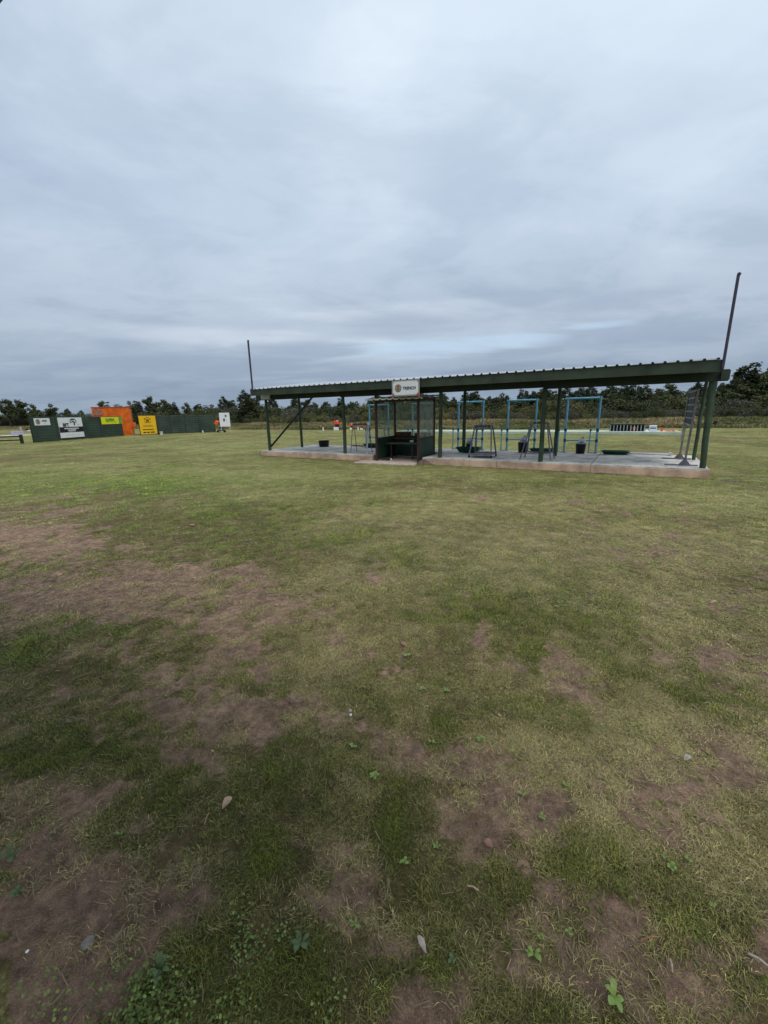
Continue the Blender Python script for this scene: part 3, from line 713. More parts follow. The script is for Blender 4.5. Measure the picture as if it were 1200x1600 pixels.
MB().box(0, Lk, .02, .44, .0, .03).build('rack_floor', navy, lr)
for k in range(11):
    x = .04+k*(Lk-.08)/10; MB().box(x-.022, x+.022, -.01, .03, 0, .39).build('upright', mat('pale_uprights', (.36, .39, .38), .6), lr)
for k, (x, m) in enumerate(((.62, red_p), (.70, white_paint), (.78, red_p))):
    o = MB().lathe((0, 0, 0), [(.05, 0), (.055, .22), (.03, .26)], 10).build('canister', m, loc=Tp(ta+Lk*x, .6, .232))
    tag(o, ['left red canister inside the long dark rack', 'white canister between two red ones in the long dark rack', 'right red canister inside the long dark rack'][k], 'canister', 'canisters in the long dark rack')
cb = empty('cool_box', Tp(onstrip(1019), .5, .2), TANG, 'white cool box with a blue band on the mint slab', 'cool box')
MB().box(-.2, .2, 0, .3, 0, .30).build('box_body', white_paint, cb, bevel=.02)
MB().box(-.21, .21, -.01, .31, .30, .36).build('lid', white_paint, cb, bevel=.02)
MB().box(-.16, .16, -.006, .0, .16, .24).build('blue_band', mat('blue_band', (.03, .10, .45), .5), cb)
on = onstrip(1033)
c1_ = empty('orange_stand', Tp(on, .5, .2), TANG, 'upright orange T shaped object right of the cool box', 'clay stack')
MB().lathe((0, 0, 0), [(.07, 0), (.055, .16)], 12).build('stem', orange_clay, c1_); MB().box(-.13, .10, -.05, .05, .16, .21).build('top_plate', orange_clay, c1_, bevel=.008)
mb = MB(); rr = random.Random(9)
def clay(mb, c, tilt=0.0, r=.055):
    T = Matrix.Translation(c) @ Matrix.Rotation(tilt, 4, 'X')
    k = len(mb.v); mb.lathe((0, 0, 0), [(r, 0), (r, .008), (r*.7, .018), (r*.6, .028)], 12)
    mb.v[k:] = [tuple(T @ Vector(v)) for v in mb.v[k:]]
ts = onstrip(1048)
for k in range(9):
    m_ = MB(); clay(m_, Vector((0, 0, 0)), rr.uniform(-.3, .5), .07); o = m_.build('orange_clay', orange_clay, loc=Tp(ts-.28+k*.07, .45+rr.uniform(-.1, .1), .212+(.03 if k < 6 else .06)*(k % 2)+(.05 if k > 6 else 0)))
    tag(o, 'orange clay target in the loose row at the right end of the mint slab', 'clay target', 'loose orange clays on the mint slab')
o = MB().lathe((0, 0, 0), [(.14, 0), (.10, .06), (.02, .12)], 10).build('white_bag', bag_m, loc=Tp(onstrip(1009), .35, .2)); tag(o, 'small white heap between the dark rack and the cool box', 'bag')

# ------------------------------------------------------------------ clay throwing machines
def trap(px, py, sc, label, cart=False, lean=0):
    p = gnd(px, py); p.z = float(hgt(p.x, p.y))
    root = empty('clay_trap', p, math.atan2(-p.x, p.y)*.0+lean, label, 'clay thrower'); root.scale = (sc,)*3
    if cart:
        MB().box(-.30, .30, -.25, .25, .12, .26).build('chassis', navy, root, bevel=.02)
        for x in (-.34, .42): MB().tube((x, -.22, .12), (x, -.16, .12), .12, n=16).build('wheel', black_plastic, root)
        MB().box(-.05, .15, -.26, -.24, .26, .31).build('number_label', white_paint, root)
        MB().box(-.16, .22, -.16, .16, .26, .62).build('motor_box', mat('grey_green_box', (.08, .10, .10), .6), root, bevel=.03)
        MB().lathe((.12, 0, .62), [(.16, 0), (.25, .10), (.26, .30), (.20, .42), (.05, .48)], 16).build('machine_body', navy, root, smooth=True)
        MB().lathe((.10, -.23, .78), [(.03, 0), (.08, .05), (.08, .1), (.03, .15)], 10).build('dial', light_grey, root)
        mb = MB(); pts = [Vector((.12+.33*math.cos(a), 0, 1.08+.30*math.sin(a))) for a in np.linspace(.1, math.pi, 9)]; mb.path(pts, [.018]*9, 6); mb.build('hoop_handle', mat('beige_hoop', (.5, .45, .33), .6), root)
        g = MB().box(-.20, .20, -.16, .16, -.22, .22, Matrix.Translation((-.42, 0, 1.02)) @ Matrix.Rotation(.55, 4, 'Y')).build('hopper', orange_clay, root, bevel=.04)
    else:
        MB().box(-.28, .22, -.22, .22, 0, .34).build('battery_box', white_paint, root, bevel=.02)
        MB().box(-.12, .30, -.20, .20, .341, .62).build('machine_body', navy, root, bevel=.04)
        mb = MB()
        for k in range(7):
            a = 2*math.pi*k/7; x, y = .20*math.cos(a), .20*math.sin(a); mb.tube((x, y, .66), (x, y, 1.0+.05*math.cos(a*2)), .075, n=10)
        mb.build('clay_stack', orange_clay, root)
        MB().lathe((0, 0, .625), [(.28, 0), (.28, .03)], 18).build('carousel', grey_steel, root)
        MB().tube((.3, 0, .36), (.42, -.05, .75), .07, .09, 8).build('throwing_arm', orange_clay, root)
        MB().tube((.09, -.2, .92), (.12, -.24, .98), .06, n=8).build('white_knob', white_paint, root)
    return root
trap(526, 672.5, 1.0, 'largest orange and navy clay thrower on a white box, at the far field edge')
trap(549, 671.5, .62, 'middle orange clay thrower at the field edge, seen between legs of the thin rack')
trap(565, 671.5, .55, 'rightmost small orange clay thrower at the field edge, next to the booth')
trap(346.5, 675.5, .98, 'wheeled navy clay thrower with orange hopper beside the white board', cart=True)
# small marker pegs
for px, py, m, h, lb in ((505, 673, white_paint, .36, 'white marker peg at the far field edge'), (543.5, 676, mat('yellow_peg', (.7, .55, .08), .5), .3, 'yellow marker peg in the field behind the shelter'),
                         (559.5, 672, white_paint, .30, 'white box marker between the two small clay throwers'), (317, 676, white_paint, .22, 'short white peg in front of the right fence')):
    p = gnd(px, py); tag(MB().lathe((0, 0, 0), [(.07, 0), (.065, h*.8), (.03, h)], 8).build('marker_peg', m, loc=p), lb, 'peg')
wb_ = empty('white_board', gnd(349 + 4.5, 676), .18, 'white notice board on two legs with dark smudged prints', 'board')
MB().box(-.52, .50, -.02, .02, .62, 2.02).build('panel', white_paint, wb_)
for x in (-.42, .42): MB().box(x-.03, x+.03, .021, .07, 0, 1.9).build('leg', mat('pale_leg', (.5, .5, .42), .6), wb_)
def blot(x, z, rx, rz, name='print'):
    n = 12; rr = random.Random(int(x*100+50)); vs = [(x+rx*math.cos(2*math.pi*i/n)*rr.uniform(.75, 1.15), -.024, z+rz*math.sin(2*math.pi*i/n)*rr.uniform(.75, 1.15)) for i in range(n)]; vs += [(a, -.0205, b) for a, _, b in vs]
    return MB().add(vs, [tuple(range(n))]+[(i, (i+1) % n, n+(i+1) % n, n+i) for i in range(n)])
blot(.12, 1.68, .085, .12).build('print', mat('blue_grey_ink', (.06, .06, .10), .5), wb_)
blot(-.08, 1.30, .10, .21).build('print', mat('blue_grey_ink', (.06, .06, .10)), wb_)
blot(.16, 1.25, .03, .10).build('print', light_grey, wb_)

# ------------------------------------------------------------------ green sheet fences with boards
def fence_run(pts, label, cat='fence', hh=1.86, top=None, grooves=9):
    p0 = Vector(pts[0]).to_3d(); root = empty('sheet_fence', p0, 0, label, cat)
    for i in range(len(pts)-1):
        a = Vector(pts[i]).to_3d()-p0; b = Vector(pts[i+1]).to_3d()-p0; d = (b-a); L_ = d.length; d.normalize(); nrm = Vector((d.y, -d.x, 0))
        vs = []; fs = []; m = grooves*4; zs = []
        for k in range(grooves):
            z = .03+k*(hh-.05)/grooves; hgap = (hh-.05)/grooves; zs += [(z, 0), (z+.02, .014), (z+hgap-.03, .014), (z+hgap-.01, 0)]
        for (z, off) in zs:
            for q in (.02, L_-.02): vs.append(a+d*q+nrm*(off+.02)+Vector((0, 0, z)))
        nz_ = len(zs)
        for (z, off) in zs:
            for q in (.02, L_-.02): vs.append(a+d*q-nrm*.02+Vector((0, 0, z)))
        for k in range(nz_-1): fs += [(2*k, 2*k+1, 2*k+3, 2*k+2), (2*nz_+2*k+2, 2*nz_+2*k+3, 2*nz_+2*k+1, 2*nz_+2*k)]
        MB().add(vs, fs).build('panel', fence_green, root)
        MB().box(-.03, .03, -.03, .03, 0, hh+.02, Matrix.Translation(a)).build('post', green_dark, root)
        MB().bar(a+Vector((0, 0, hh+.0))+d*.03, a+d*(L_-.03)+Vector((0, 0, hh)), .07, .03).build('top_rail', mat('pale_green_rail', (.06, .10, .075), .5), root)
    MB().box(-.03, .03, -.03, .03, 0, hh+.02, Matrix.Translation(Vector(pts[-1]).to_3d()-p0)).build('post', green_dark, root)
    return root
f1p = [(-25.91, 30.46), (-25.75, 32.63), (-25.58, 34.93), (-25.41, 37.26), (-25.2, 40.01)]
f2p = [(-25.0, 41.15), (-23.07, 42.3), (-22.04, 42.98), (-20.86, 43.76), (-19.7, 44.53), (-18.39, 45.4)]
fence_run(f1p, 'left run of green sheet fence carrying three sponsor boards', hh=1.86)
fence_run(f2p[1:], 'right run of green sheet fence between the yellow board and the white board', hh=1.84)
def board(name, a, b, z0_, z1_, off, label, cat='sign'):
    a = Vector(a); b = Vector(b); d = b-a; L_ = d.length; ang = math.atan2(d.y, d.x); nrm = Vector((d.y, -d.x)).normalized()
    c = (a+b)/2+nrm*off; return empty(name, (c.x, c.y, (z0_+z1_)/2), ang, label, cat), L_/2, (z1_-z0_)/2
def onfence(px, py, P0, P1):
    d = ray(px, py); a = Vector((d.x, d.y)); q = Vector(P0); e = Vector(P1)-q
    m = Matrix(((a.x, -e.x), (a.y, -e.y))).inverted() @ q; return (q.x+e.x*m[1], q.y+e.y*m[1], EYE+d.z*m[0])
F0, F1 = f1p[0], f1p[-1]
# white board with round emblem
A = onfence(53.5, 664, F0, F1); B = onfence(78, 663, F0, F1)
zt = onfence(60, 653.5, F0, F1)[2]; zb = onfence(66, 664.5, F0, F1)[2]
r_, hw, hh_ = board('skeet_sign', A[:2], B[:2], zb, zt, .045, 'small white sign with round emblem at the left end of the green fence')
MB().box(-hw, hw, 0, .02, -hh_, hh_).build('panel', white_paint, r_); emblem(r_, -hw*.55, 0, hh_*.72)
text_part('SKEET', hh_*.62, ink, r_, (hw*.33, -.006, hh_*.2), VERT, bold=.004); text_part('1', hh_*.5, ink, r_, (hw*.33, -.006, -hh_*.45), VERT)
# black and white board
A = onfence(88, 670, F0, F1); B = onfence(127, 668, F0, F1); zt = 1.80; zb = .14
A = onfence(88.5, 654, F0, F1); B = onfence(126, 653, F0, F1)
r_, hw, hh_ = board('bft_sign', A[:2], B[:2], zb, zt, .05, 'large black and white sign reading BFT on the left green fence')
MB().box(-hw, hw, 0, .02, -hh_, hh_).build('panel', white_paint, r_)
MB().box(-hw, hw, -.004, .0, -hh_*.42, hh_*.10).build('black_band', ink, r_); MB().box(-hw, hw, -.005, .0, -hh_, -hh_*.93).build('black_band', ink, r_)
text_part('BFT', .36, ink, r_, (-hw*.42, -.006, hh_*.28), VERT, bold=.016)
def strokes(parent, spec, m, name='logo'):
    mb = MB()
    for (x, z, w, h, a) in spec: mb.box(-w/2, w/2, -.0075, -.001, -h/2, h/2, Matrix.Translation((x, 0, z)) @ Matrix.Rotation(a, 4, 'Y'))
    return mb.build(name, m, parent)
sp_ = []
for k in range(9):
    a = math.pi*(k/8*1.15-.1); sp_.append((hw*.22+.30*math.cos(a), hh_*.62+.20*math.sin(a), .16, .055, -(a-math.pi/2)))
sp_ += [(hw*.22, hh_*.60, .24, .10, .3), (hw*.30, hh_*.42, .12, .30, .1), (hw*.22, hh_*.78, .30, .06, -.2), (hw*.05, hh_*.55, .2, .05, .5)]
strokes(r_, sp_, ink); strokes(r_, [(0, -hh_*.05, hw*1.2, .07, 0), (0, -hh_*.2, hw*.7, .055, 0), (0, -hh_*.31, hw*.6, .045, 0)], white_paint, 'print_line')
strokes(r_, [(0, -hh_*.68, hw*1.1, .02, 0)], light_grey, 'print_line'); strokes(r_, [(hw*.62, hh_*.27, .22, .02, 0)], ink, 'print_line')
# yellow and green board
A = onfence(157.5, 657, F0, F1); B = onfence(189.5, 657, F0, F1)
r_, hw, hh_ = board('yellow_green_sign', A[:2], B[:2], 1.16, 1.80, .05, 'yellow and green sign on the fence in front of the orange hut')
MB().box(-hw, hw, 0, .02, -hh_, hh_).build('panel', lemon_p, r_)
text_part('KARIBA', hh_*1.0, dk_green_p, r_, (-hw*.18, -.006, hh_*.22), VERT, bold=.012, sx=1.05)
strokes(r_, [(-hw*.1, -hh_*.35, hw*1.0, .07, .04), (-hw*.5, -hh_*.1, .25, .12, .6)], lime_p, 'print_line')
for k in range(3): MB().box(hw*.68, hw*.98, -.006, .0, hh_*(.36-.64*k), hh_*(.92-.64*k)).build('side_block', mat('green_block', (.05, .40, .08), .5), r_)
# yellow board on the second run
A = onfence(220, 680, gnd(220, 680.5).to_2d(), gnd(247, 679).to_2d()); YA = gnd(220.5, 680.3); YB = gnd(246.5, 678.8)
r_, hw, hh_ = board('yellow_house_sign', YA.to_2d(), YB.to_2d(), .10, 1.86, .0, 'large yellow sign with a black house outline left of the right fence')
MB().box(-hw, hw, 0, .03, -hh_, hh_).build('panel', yellow_p, r_); 
for x in (-hw-.022, hw+.022): MB().box(x-.02, x+.02, -.01, .05, -hh_-.1, hh_+.02).build('frame_post', green_dark, r_)
strokes(r_, [(0, .22, .55, .035, 0), (-.27, .40, .035, .36, 0), (.27, .40, .035, .36, 0), (-.17, .66, .42, .035, -.45), (.17, .66, .42, .035, .45), (0, .56, .55, .03, 0)], ink, 'house_logo')
text_part('M', .36, ink, r_, (0, -.006, .38), VERT, bold=.008)
strokes(r_, [(0, -.05, 1.0, .03, 0), (0, -.17, 1.0, .03, 0), (-.05, -.45, 1.15, .075, 0), (-.45, -.72, .28, .11, 0), (-.08, -.72, .28, .11, 0), (.38, -.72, .42, .11, 0)], ink, 'print_line')
wbk = empty('white_bucket', gnd(252.5, 679), 0, 'small white bucket on the grass at the right foot of the yellow sign', 'bucket')
MB().lathe((0, 0, 0), [(.13, 0), (.16, .30), (.17, .31), (.14, .31), (.11, .04)], 14).build('bucket_body', white_paint, wbk, smooth=True)
o = MB().box(-.15, .12, -.1, .1, 0, .17).build('dark_crate', black_plastic, loc=gnd(249, 679), bevel=.02); tag(o, 'small dark crate between the yellow sign and the white bucket', 'crate')

# orange hut
hp = Vector((-25.15, 41.6, 0)); hl = 3.15
hu = empty('orange_hut', hp, R_(28), 'bright orange sheet hut behind the left green fence', 'hut')
def ribbed(mb, x0, x1, z0_, z1_, y, n=28):
    vs = []; fs = []; N_ = n*4
    pts = []
    for k in range(n):
        a = x0+k*(x1-x0)/n; w_ = (x1-x0)/n; pts += [(a, 0), (a+w_*.35, 0), (a+w_*.5, -.02), (a+w_*.85, -.02)]
    pts.append((x1, 0))
    for z in (z0_, z1_):
        for (x, o_) in pts: vs.append((x, y+o_, z))
    m = len(pts); fs = [(i, i+1, m+i+1, m+i) for i in range(m-1)]
    mb.add(vs, fs)
mb = MB(); ribbed(mb, -hl, 0, 0, 2.72, 0); mb.box(-hl, 0, .003, .05, 0, 2.72); mb.build('front_wall', orange_paint, hu)
MB().box(-.05, 0, .052, 2.4, 0, 2.62).build('side_wall', orange_paint, hu); MB().box(-hl, -hl+.05, .052, 2.4, 0, 2.62).build('side_wall', orange_paint, hu)
MB().box(-hl+.052, -.052, 2.35, 2.4, 0, 2.6).build('rear_wall', orange_paint, hu)
MB().box(-hl-.04, .04, -.06, 2.45, 2.723, 2.77).build('roof', mat('orange_roof_trim', (.5, .2, .1), .5), hu)
MB().box(-hl+.12, -hl+.85, -.05, -.022, 2.0, 2.52).build('vent_panel', mat('faded_pink_grey', (.34, .16, .13), .7, .2, 8), hu)
MB().box(.002, .30, .05, .75, .72, 1.22).build('side_box', orange_paint, hu, bevel=.04)

# ------------------------------------------------------------------ low rail fence at far left and clutter behind it
rf = empty('rail_fence', gnd(35, 693), 0, 'low dark two-rail fence at the left edge of the field', 'fence')
e = gnd(-60, 697)-gnd(35, 693)
for k in range(3):
    q = e*(k/2.0); MB().box(-.08, .08, -.08, .08, 0, .64, Matrix.Translation(q)).build('post', mat('dark_wood', (.030, .030, .024), .8, .2, 8), rf, bevel=.01)
    if k < 2:
        for z in (.52, .26): MB().bar(e*(k/2)+Vector((.0, -.10, z)), e*((k+1)/2)+Vector((0, -.10, z)), .04, .09).build('rail', mat('dark_wood', (.03, .03, .024)), rf)
p = gnd(28, 680.5)
o = MB().box(-1.5, 1.6, -.5, .5, 0, .06).build('white_sheet', white_paint, loc=p); o.rotation_euler = (0, 0, .3); tag(o, 'white sheet lying flat on the grass behind the low rail fence', 'sheet')
o = MB().box(-.5, .5, -.3, .3, 0, .42).build('lilac_box', mat('lilac_grey', (.40, .38, .46), .7), loc=p+Vector((-.1, .1, .062)), bevel=.03); tag(o, 'pale lilac box standing on the white sheet', 'box')
p = gnd(33, 673); o = MB().box(-.09, .09, -.09, .09, 0, .65).build('short_post', light_grey, loc=p, bevel=.02); tag(o, 'short pale post between the rail fence and the trees', 'post')
for px, py, m, w, h, lb in ((42, 672.5, mat('dark_rag', (.03, .02, .025), .8), .45, .35, 'dark bundle among litter left of the fence'), (45, 673.8, white_paint, .55, .12, 'white bag lying in front of the dark bundle'), (48, 671, mat('red_brown_rag', (.16, .07, .06), .8), .5, .28, 'red-brown bundle at the left end of the green fence')):
    p = gnd(px, py); vs = []; rr = random.Random(px)
    mb = MB().lathe((0, 0, 0), [(w*.5, 0), (w*.6, h*.4), (w*.35, h*.8), (w*.1, h)], 9); mb.v = [(x*rr.uniform(.8, 1.2), y*rr.uniform(.8, 1.2), z) for x, y, z in mb.v]
    tag(mb.build('bundle', m, loc=p), lb, 'bundle')

# ------------------------------------------------------------------ canopy above and behind the viewer, unseen depth sized to shade the foreground
ch = empty('canopy', (-.913, 1.262, 0), math.atan2(.5, -.86)+math.pi, 'grey-edged canopy roof just cutting the top left corner of the sky', 'canopy')
eave_m = mat('eave_grey', (.16, .17, .22), .5, .1, 3)
MB().box(-3.2, 2.6, -1.7, -.03, 2.63, 2.70).build('roof', mat('dark_soffit', (.05, .045, .045), .8, .2, 3), ch)
MB().box(-3.2, 2.6, -.028, .0, 2.60, 2.74).build('gutter', eave_m, ch)
for x in (-3.1, 2.5):
    for y in (-1.62, -1.2): MB().box(x-.05, x+.05, y-.05, y+.05, -.05, 2.628).build('post', green_dark, ch)

# ------------------------------------------------------------------ vegetation
def leaf_mat(name, a, b, tr=.25):
    m = bpy.data.materials.new(name); m.use_nodes = True; t = m.node_tree; p = t.nodes['Principled BSDF']
    oi = t.nodes.new('ShaderNodeObjectInfo'); tcn = t.nodes.new('ShaderNodeTexCoord'); n = t.nodes.new('ShaderNodeTexNoise'); n.inputs['Scale'].default_value = 9; n.inputs['Detail'].default_value = 5
    t.links.new(tcn.outputs['Object'], n.inputs['Vector'])
    mx_ = t.nodes.new('ShaderNodeMix'); mx_.data_type = 'RGBA'; mx_.inputs[6].default_value = a+(1,); mx_.inputs[7].default_value = b+(1,)
    ad = t.nodes.new('ShaderNodeMath'); ad.operation = 'MULTIPLY_ADD'; t.links.new(oi.outputs['Random'], ad.inputs[0]); ad.inputs[1].default_value = .5
    sb = t.nodes.new('ShaderNodeMapRange'); sb.inputs[1].default_value = .3; sb.inputs[2].default_value = .7; sb.inputs[4].default_value = .6
    t.links.new(n.outputs[0], sb.inputs[0]); t.links.new(sb.outputs[0], ad.inputs[2]); t.links.new(ad.outputs[0], mx_.inputs[0]); t.links.new(mx_.outputs[2], p.inputs['Base Color'])
    p.inputs['Roughness'].default_value = .7; p.inputs['Specular IOR Level'].default_value = .2
    return m
L_pine = leaf_mat('pine_needles', (.020, .030, .014), (.062, .076, .034))
L_dark = leaf_mat('dark_leaves', (.026, .038, .016), (.085, .098, .040))
L_olive = leaf_mat('olive_leaves', (.060, .070, .028), (.150, .150, .058))
L_grey = leaf_mat('grey_scrub', (.055, .055, .042), (.125, .120, .088))
L_dry = leaf_mat('yellow_scrub', (.09, .08, .03), (.19, .16, .05))
bark = mat('bark', (.085, .065, .05), .9, .25, 8)
def leaf_cloud(blobs, n, size, seed, flat=.35, hollow=.55):
    r = np.random.default_rng(seed); vol = np.array([b[3]*b[4]*b[5] for b in blobs])**.75; pick = r.choice(len(blobs), n, p=vol/vol.sum()); B = np.array([b[:6] for b in blobs])[pick]
    d = r.normal(size=(n, 3)); d /= np.linalg.norm(d, axis=1)[:, None]; rad = (hollow+(1-hollow)*r.random(n)**.6)*(1+.22*np.sin(d[:, 0]*5+d[:, 2]*7+B[:, 0]*9))
    c = B[:, :3]+d*B[:, 3:6]*rad[:, None]
    a = r.normal(size=(n, 3)); a[:, 2] *= flat; a /= np.linalg.norm(a, axis=1)[:, None]
    b_ = np.cross(a, r.normal(size=(n, 3))); b_ /= np.linalg.norm(b_, axis=1)[:, None]
    s = size*(.5+r.random(n))[:, None]
    v = np.stack([c-a*s, c+a*s*.7+b_*s*.45, c+a*s*.5-b_*s*.6], 1).reshape(-1, 3)
    v[:, 2] = np.maximum(v[:, 2], .0)
    return v, np.arange(3*n).reshape(-1, 3)
def make_tree(name, kind, seed, lm, n=2600):
    """unit-height tree"""
    rr = random.Random(seed); root = empty(name, (0, 0, 0)); blobs = []; tk = MB()
    def limb(a, b, r0, r1):
        a = Vector(a); b = Vector(b); m_ = (a+b)/2+Vector((rr.uniform(-.02, .02), rr.uniform(-.02, .02), rr.uniform(-.01, .02))); tk.path([a, m_, b], [r0, (r0+r1)/2, r1], 6)
    if kind == 'pine':
        limb((0, 0, -.02), (rr.uniform(-.02, .02), 0, .93), .022, .004)
        for k in range(15):
            z = .22+.72*k/14; w = (.20*(1-z)**.7+.035)*rr.uniform(.7, 1.25)
            a = rr.uniform(0, 6.28)
            for q in range(3 if z < .85 else 1):
                aa = a+q*2.1+rr.uniform(-.3, .3); x, y = w*math.cos(aa), w*math.sin(aa)
                limb((0, 0, z-.03), (x, y, z+.02), .006, .002); blobs.append((x*.9, y*.9, z+.02, .095*rr.uniform(.7, 1.2)*(1.2-z*.6), .095*(1.2-z*.6), .055))
        blobs.append((0, 0, .95, .03, .03, .05)); v, f = leaf_cloud(blobs, n, .026, seed, .6, .2)
    elif kind == 'round':
        h0 = rr.uniform(.15, .3); top = (rr.uniform(-.05, .05), rr.uniform(-.05, .05), .62); limb((0, 0, -.02), (top[0]*.5, top[1]*.5, h0+.1), .026, .018)
        for k in range(11):
            a = rr.uniform(0, 6.28); w = rr.uniform(.08, .30); z = rr.uniform(.36, .86); w *= (1.15-abs(z-.55)); x, y = w*math.cos(a), w*math.sin(a)
            limb((top[0]*.5, top[1]*.5, h0+.05), (x, y, z), .011, .003); s_ = rr.uniform(.09, .16); blobs.append((x, y, z, s_, s_, s_*.62))
        blobs.append((0, 0, .88, .11, .11, .09)); blobs.append((0, 0, .60, .2, .2, .14)); v, f = leaf_cloud(blobs, n, .027, seed, .6, .3)
    elif kind == 'sparse':
        limb((0, 0, -.02), (.02, 0, .6), .018, .009)
        for k in range(16):
            a = rr.uniform(0, 6.28); z = rr.uniform(.45, .98); w = rr.uniform(.1, .32); x, y = w*math.cos(a), w*math.sin(a)
            limb((.02, 0, rr.uniform(.3, .6)), (x, y, z), .007, .002); blobs.append((x, y, z, .07, .07, .035))
        v, f = leaf_cloud(blobs, n//2, .017, seed, .6, .2)
    else:  # shrub, wider than tall
        for k in range(14):
            a = rr.uniform(0, 6.28); w = rr.uniform(.0, .52); z = rr.uniform(.18, .78)*(1-.55*w); x, y = w*math.cos(a), w*math.sin(a)
            limb((x*.2, y*.2, -.02), (x, y, z), .016, .004); s_ = rr.uniform(.16, .27); blobs.append((x, y, z, s_, s_, s_*.8))
        v, f = leaf_cloud(blobs, n, .034, seed, .7, .45)
    tk.build('trunk' if kind != 'shrub' else 'stem', bark, root)
    me = npmesh('crown', v, f, lm); o = bpy.data.objects.new('crown' if kind != 'shrub' else 'foliage', me); COL.objects.link(o); o.parent = root
    return root
PROTO = {}
def proto(key, name, kind, seed, lm, n): PROTO[key] = [make_tree(name, kind, seed, lm, n), False]
for k in range(4): proto(('pine', k), 'pine_tree', 'pine', 20+k, L_pine, 3000)
for k in range(4): proto(('round', k), 'broadleaf_tree', 'round', 40+k, L_dark, 3200)
proto(('sparse', 0), 'sparse_tree', 'sparse', 61, L_dark, 2600)
for k in range(2): proto(('olive', k), 'shrub', 'shrub', 70+k, L_olive, 1600)
for k in range(2): proto(('grey', k), 'shrub', 'shrub', 80+k, L_grey, 1600)
proto(('dshrub', 0), 'shrub', 'shrub', 90, L_dark, 1600)
proto(('yellow', 0), 'shrub', 'shrub', 95, L_dry, 1400)
KM = {k: kidmap(v[0]) for k, v in PROTO.items()}
def place(key, px, dist, height, wide, label, cat, group=None):
    r0, used = PROTO[key]
    o = copy_tree(r0, KM[key]) if used else r0
    PROTO[key][1] = True
    d = ray(px, 650); a = Vector((d.x, d.y)).normalized(); x, y = a.x*dist, a.y*dist
    o.location = (x, y, float(hgt(x, y))-.05); o.rotation_euler = (0, 0, random.uniform(0, 6.28)); o.scale = (height*wide, height*wide, height)
    for pr in ('group',):
        if pr in o.keys(): del o[pr]
    tag(o, label, cat, group); return o
def height_for(px, top, dist):
    d = ray(px, top); k = dist/math.hypot(d.x, d.y); return EYE+d.z*k-.45
# trees one can tell apart on the skyline at the left
for px, top, dist, key, wide, lb in (
    (-6, 640, 108, ('round', 1), .85, 'dark tree cut by the left edge of the photograph'),
    (14, 621, 105, ('round', 0), 1.0, 'leftmost broad dark tree with a flat spreading crown'),
    (32, 622, 107, ('round', 2), .95, 'second broad dark tree from the left, crowns merging with the leftmost'),
    (53, 629, 104, ('round', 3), .7, 'short dark rounded tree above the left end of the green fence'),
    (82, 629, 104, ('round', 1), .85, 'lone umbrella-shaped tree above the black and white sign'),
    (107, 637, 110, ('round', 2), .7, 'low tree between the lone umbrella-shaped tree and the orange hut'),
    (128, 640, 112, ('round', 0), .7, 'lowest dark tree just left of the orange hut'),
    (163, 624, 90, ('round', 3), .8, 'dark tree behind the left part of the orange hut'),
    (175, 626, 92, ('sparse', 0), 1.6, 'thin sparse tree with bare branches above the orange hut'),
    (205, 625, 84, ('round', 1), .7, 'dark tree right behind the right edge of the orange hut'),
    (217, 626, 86, ('pine', 0), 1.3, 'dark pine between the orange hut and the tall rounded tree'),
    (238, 617, 84, ('round', 2), .85, 'tallest rounded dark tree above the yellow sign'),
    (258, 622, 82, ('round', 0), .9, 'dark tree directly right of the tallest tree above the yellow sign'),
    (272, 628, 80, ('pine', 2), 1.3, 'small pine behind the right green fence'),
    (293, 627, 76, ('round', 3), .75, 'rounded tree above the middle of the right green fence'),
    (311, 631, 76, ('pine', 1), 1.5, 'low pine behind the right end of the right green fence'),
    (333, 630, 74, ('round', 1), .9, 'broad low tree above the right end of the right green fence'),
    (352, 619, 72, ('pine', 3), 1.2, 'slim pointed pine above the white notice board'),
    (364, 625, 72, ('pine', 0), 1.3, 'small pine right of the slim pointed pine'),
    (386, 610, 64, ('pine', 2), 1.35, 'tall pine at the left end of the shelter roof'),
    (1158, 569, 58, ('pine', 1), 1.6, 'tallest dark tree right of the shelter'),
    (1192, 573, 58, ('round', 0), 1.0, 'tall dark tree cut by the right edge of the photograph'),
    (1178, 584, 60, ('pine', 0), 1.6, 'dark tree between the two tallest at the right edge'),
    (1142, 587, 57, ('round', 2), .8, 'dark tree just left of the tallest at the right'),
    (1120, 597, 57, ('round', 3), .85, 'dark tree seen right beside the last shelter post')):
    place(key, px, dist, height_for(px, top, dist), wide, lb, 'tree')
env = [(-80, 650), (130, 650), (200, 647), (300, 641), (345, 633), (420, 625), (520, 627), (600, 622), (700, 616), (800, 613), (900, 610), (1000, 603), (1080, 604), (1120, 600), (1150, 592), (1200, 584), (1260, 575), (1400, 575)]
ex, ey = zip(*env)
def edge_dist(px):
    d = ray(px, 660); return float(np.interp(math.atan2(d.x, d.y), EA, ER))
def where(px):
    for lim, w in ((0, 'left of the photograph\'s edge'), (50, 'above the low rail fence'), (128, 'behind the black and white sign'), (215, 'behind the orange hut'), (250, 'behind the yellow house sign'), (340, 'behind the right green fence'), (400, 'left of the shelter'),
                   (470, 'seen left of the second rear post'), (538, 'seen behind the black tub'), (590, 'seen between the second front post and the booth'), (675, 'seen through the booth glass'), (726, 'seen just right of the booth'), (790, 'seen above the short grey rack'),
                   (850, 'seen left of the fourth front post'), (890, 'seen just right of the fourth front post'), (940, 'seen through the rightmost pipe stand'), (1010, 'seen above the long dark rack'), (1070, 'seen above the cool box and orange clays'), (1125, 'seen beside the last shelter post'), (1200, 'right of the shelter')):
        if px < lim: return w
    return 'beyond the right edge of the photograph'
px = 392
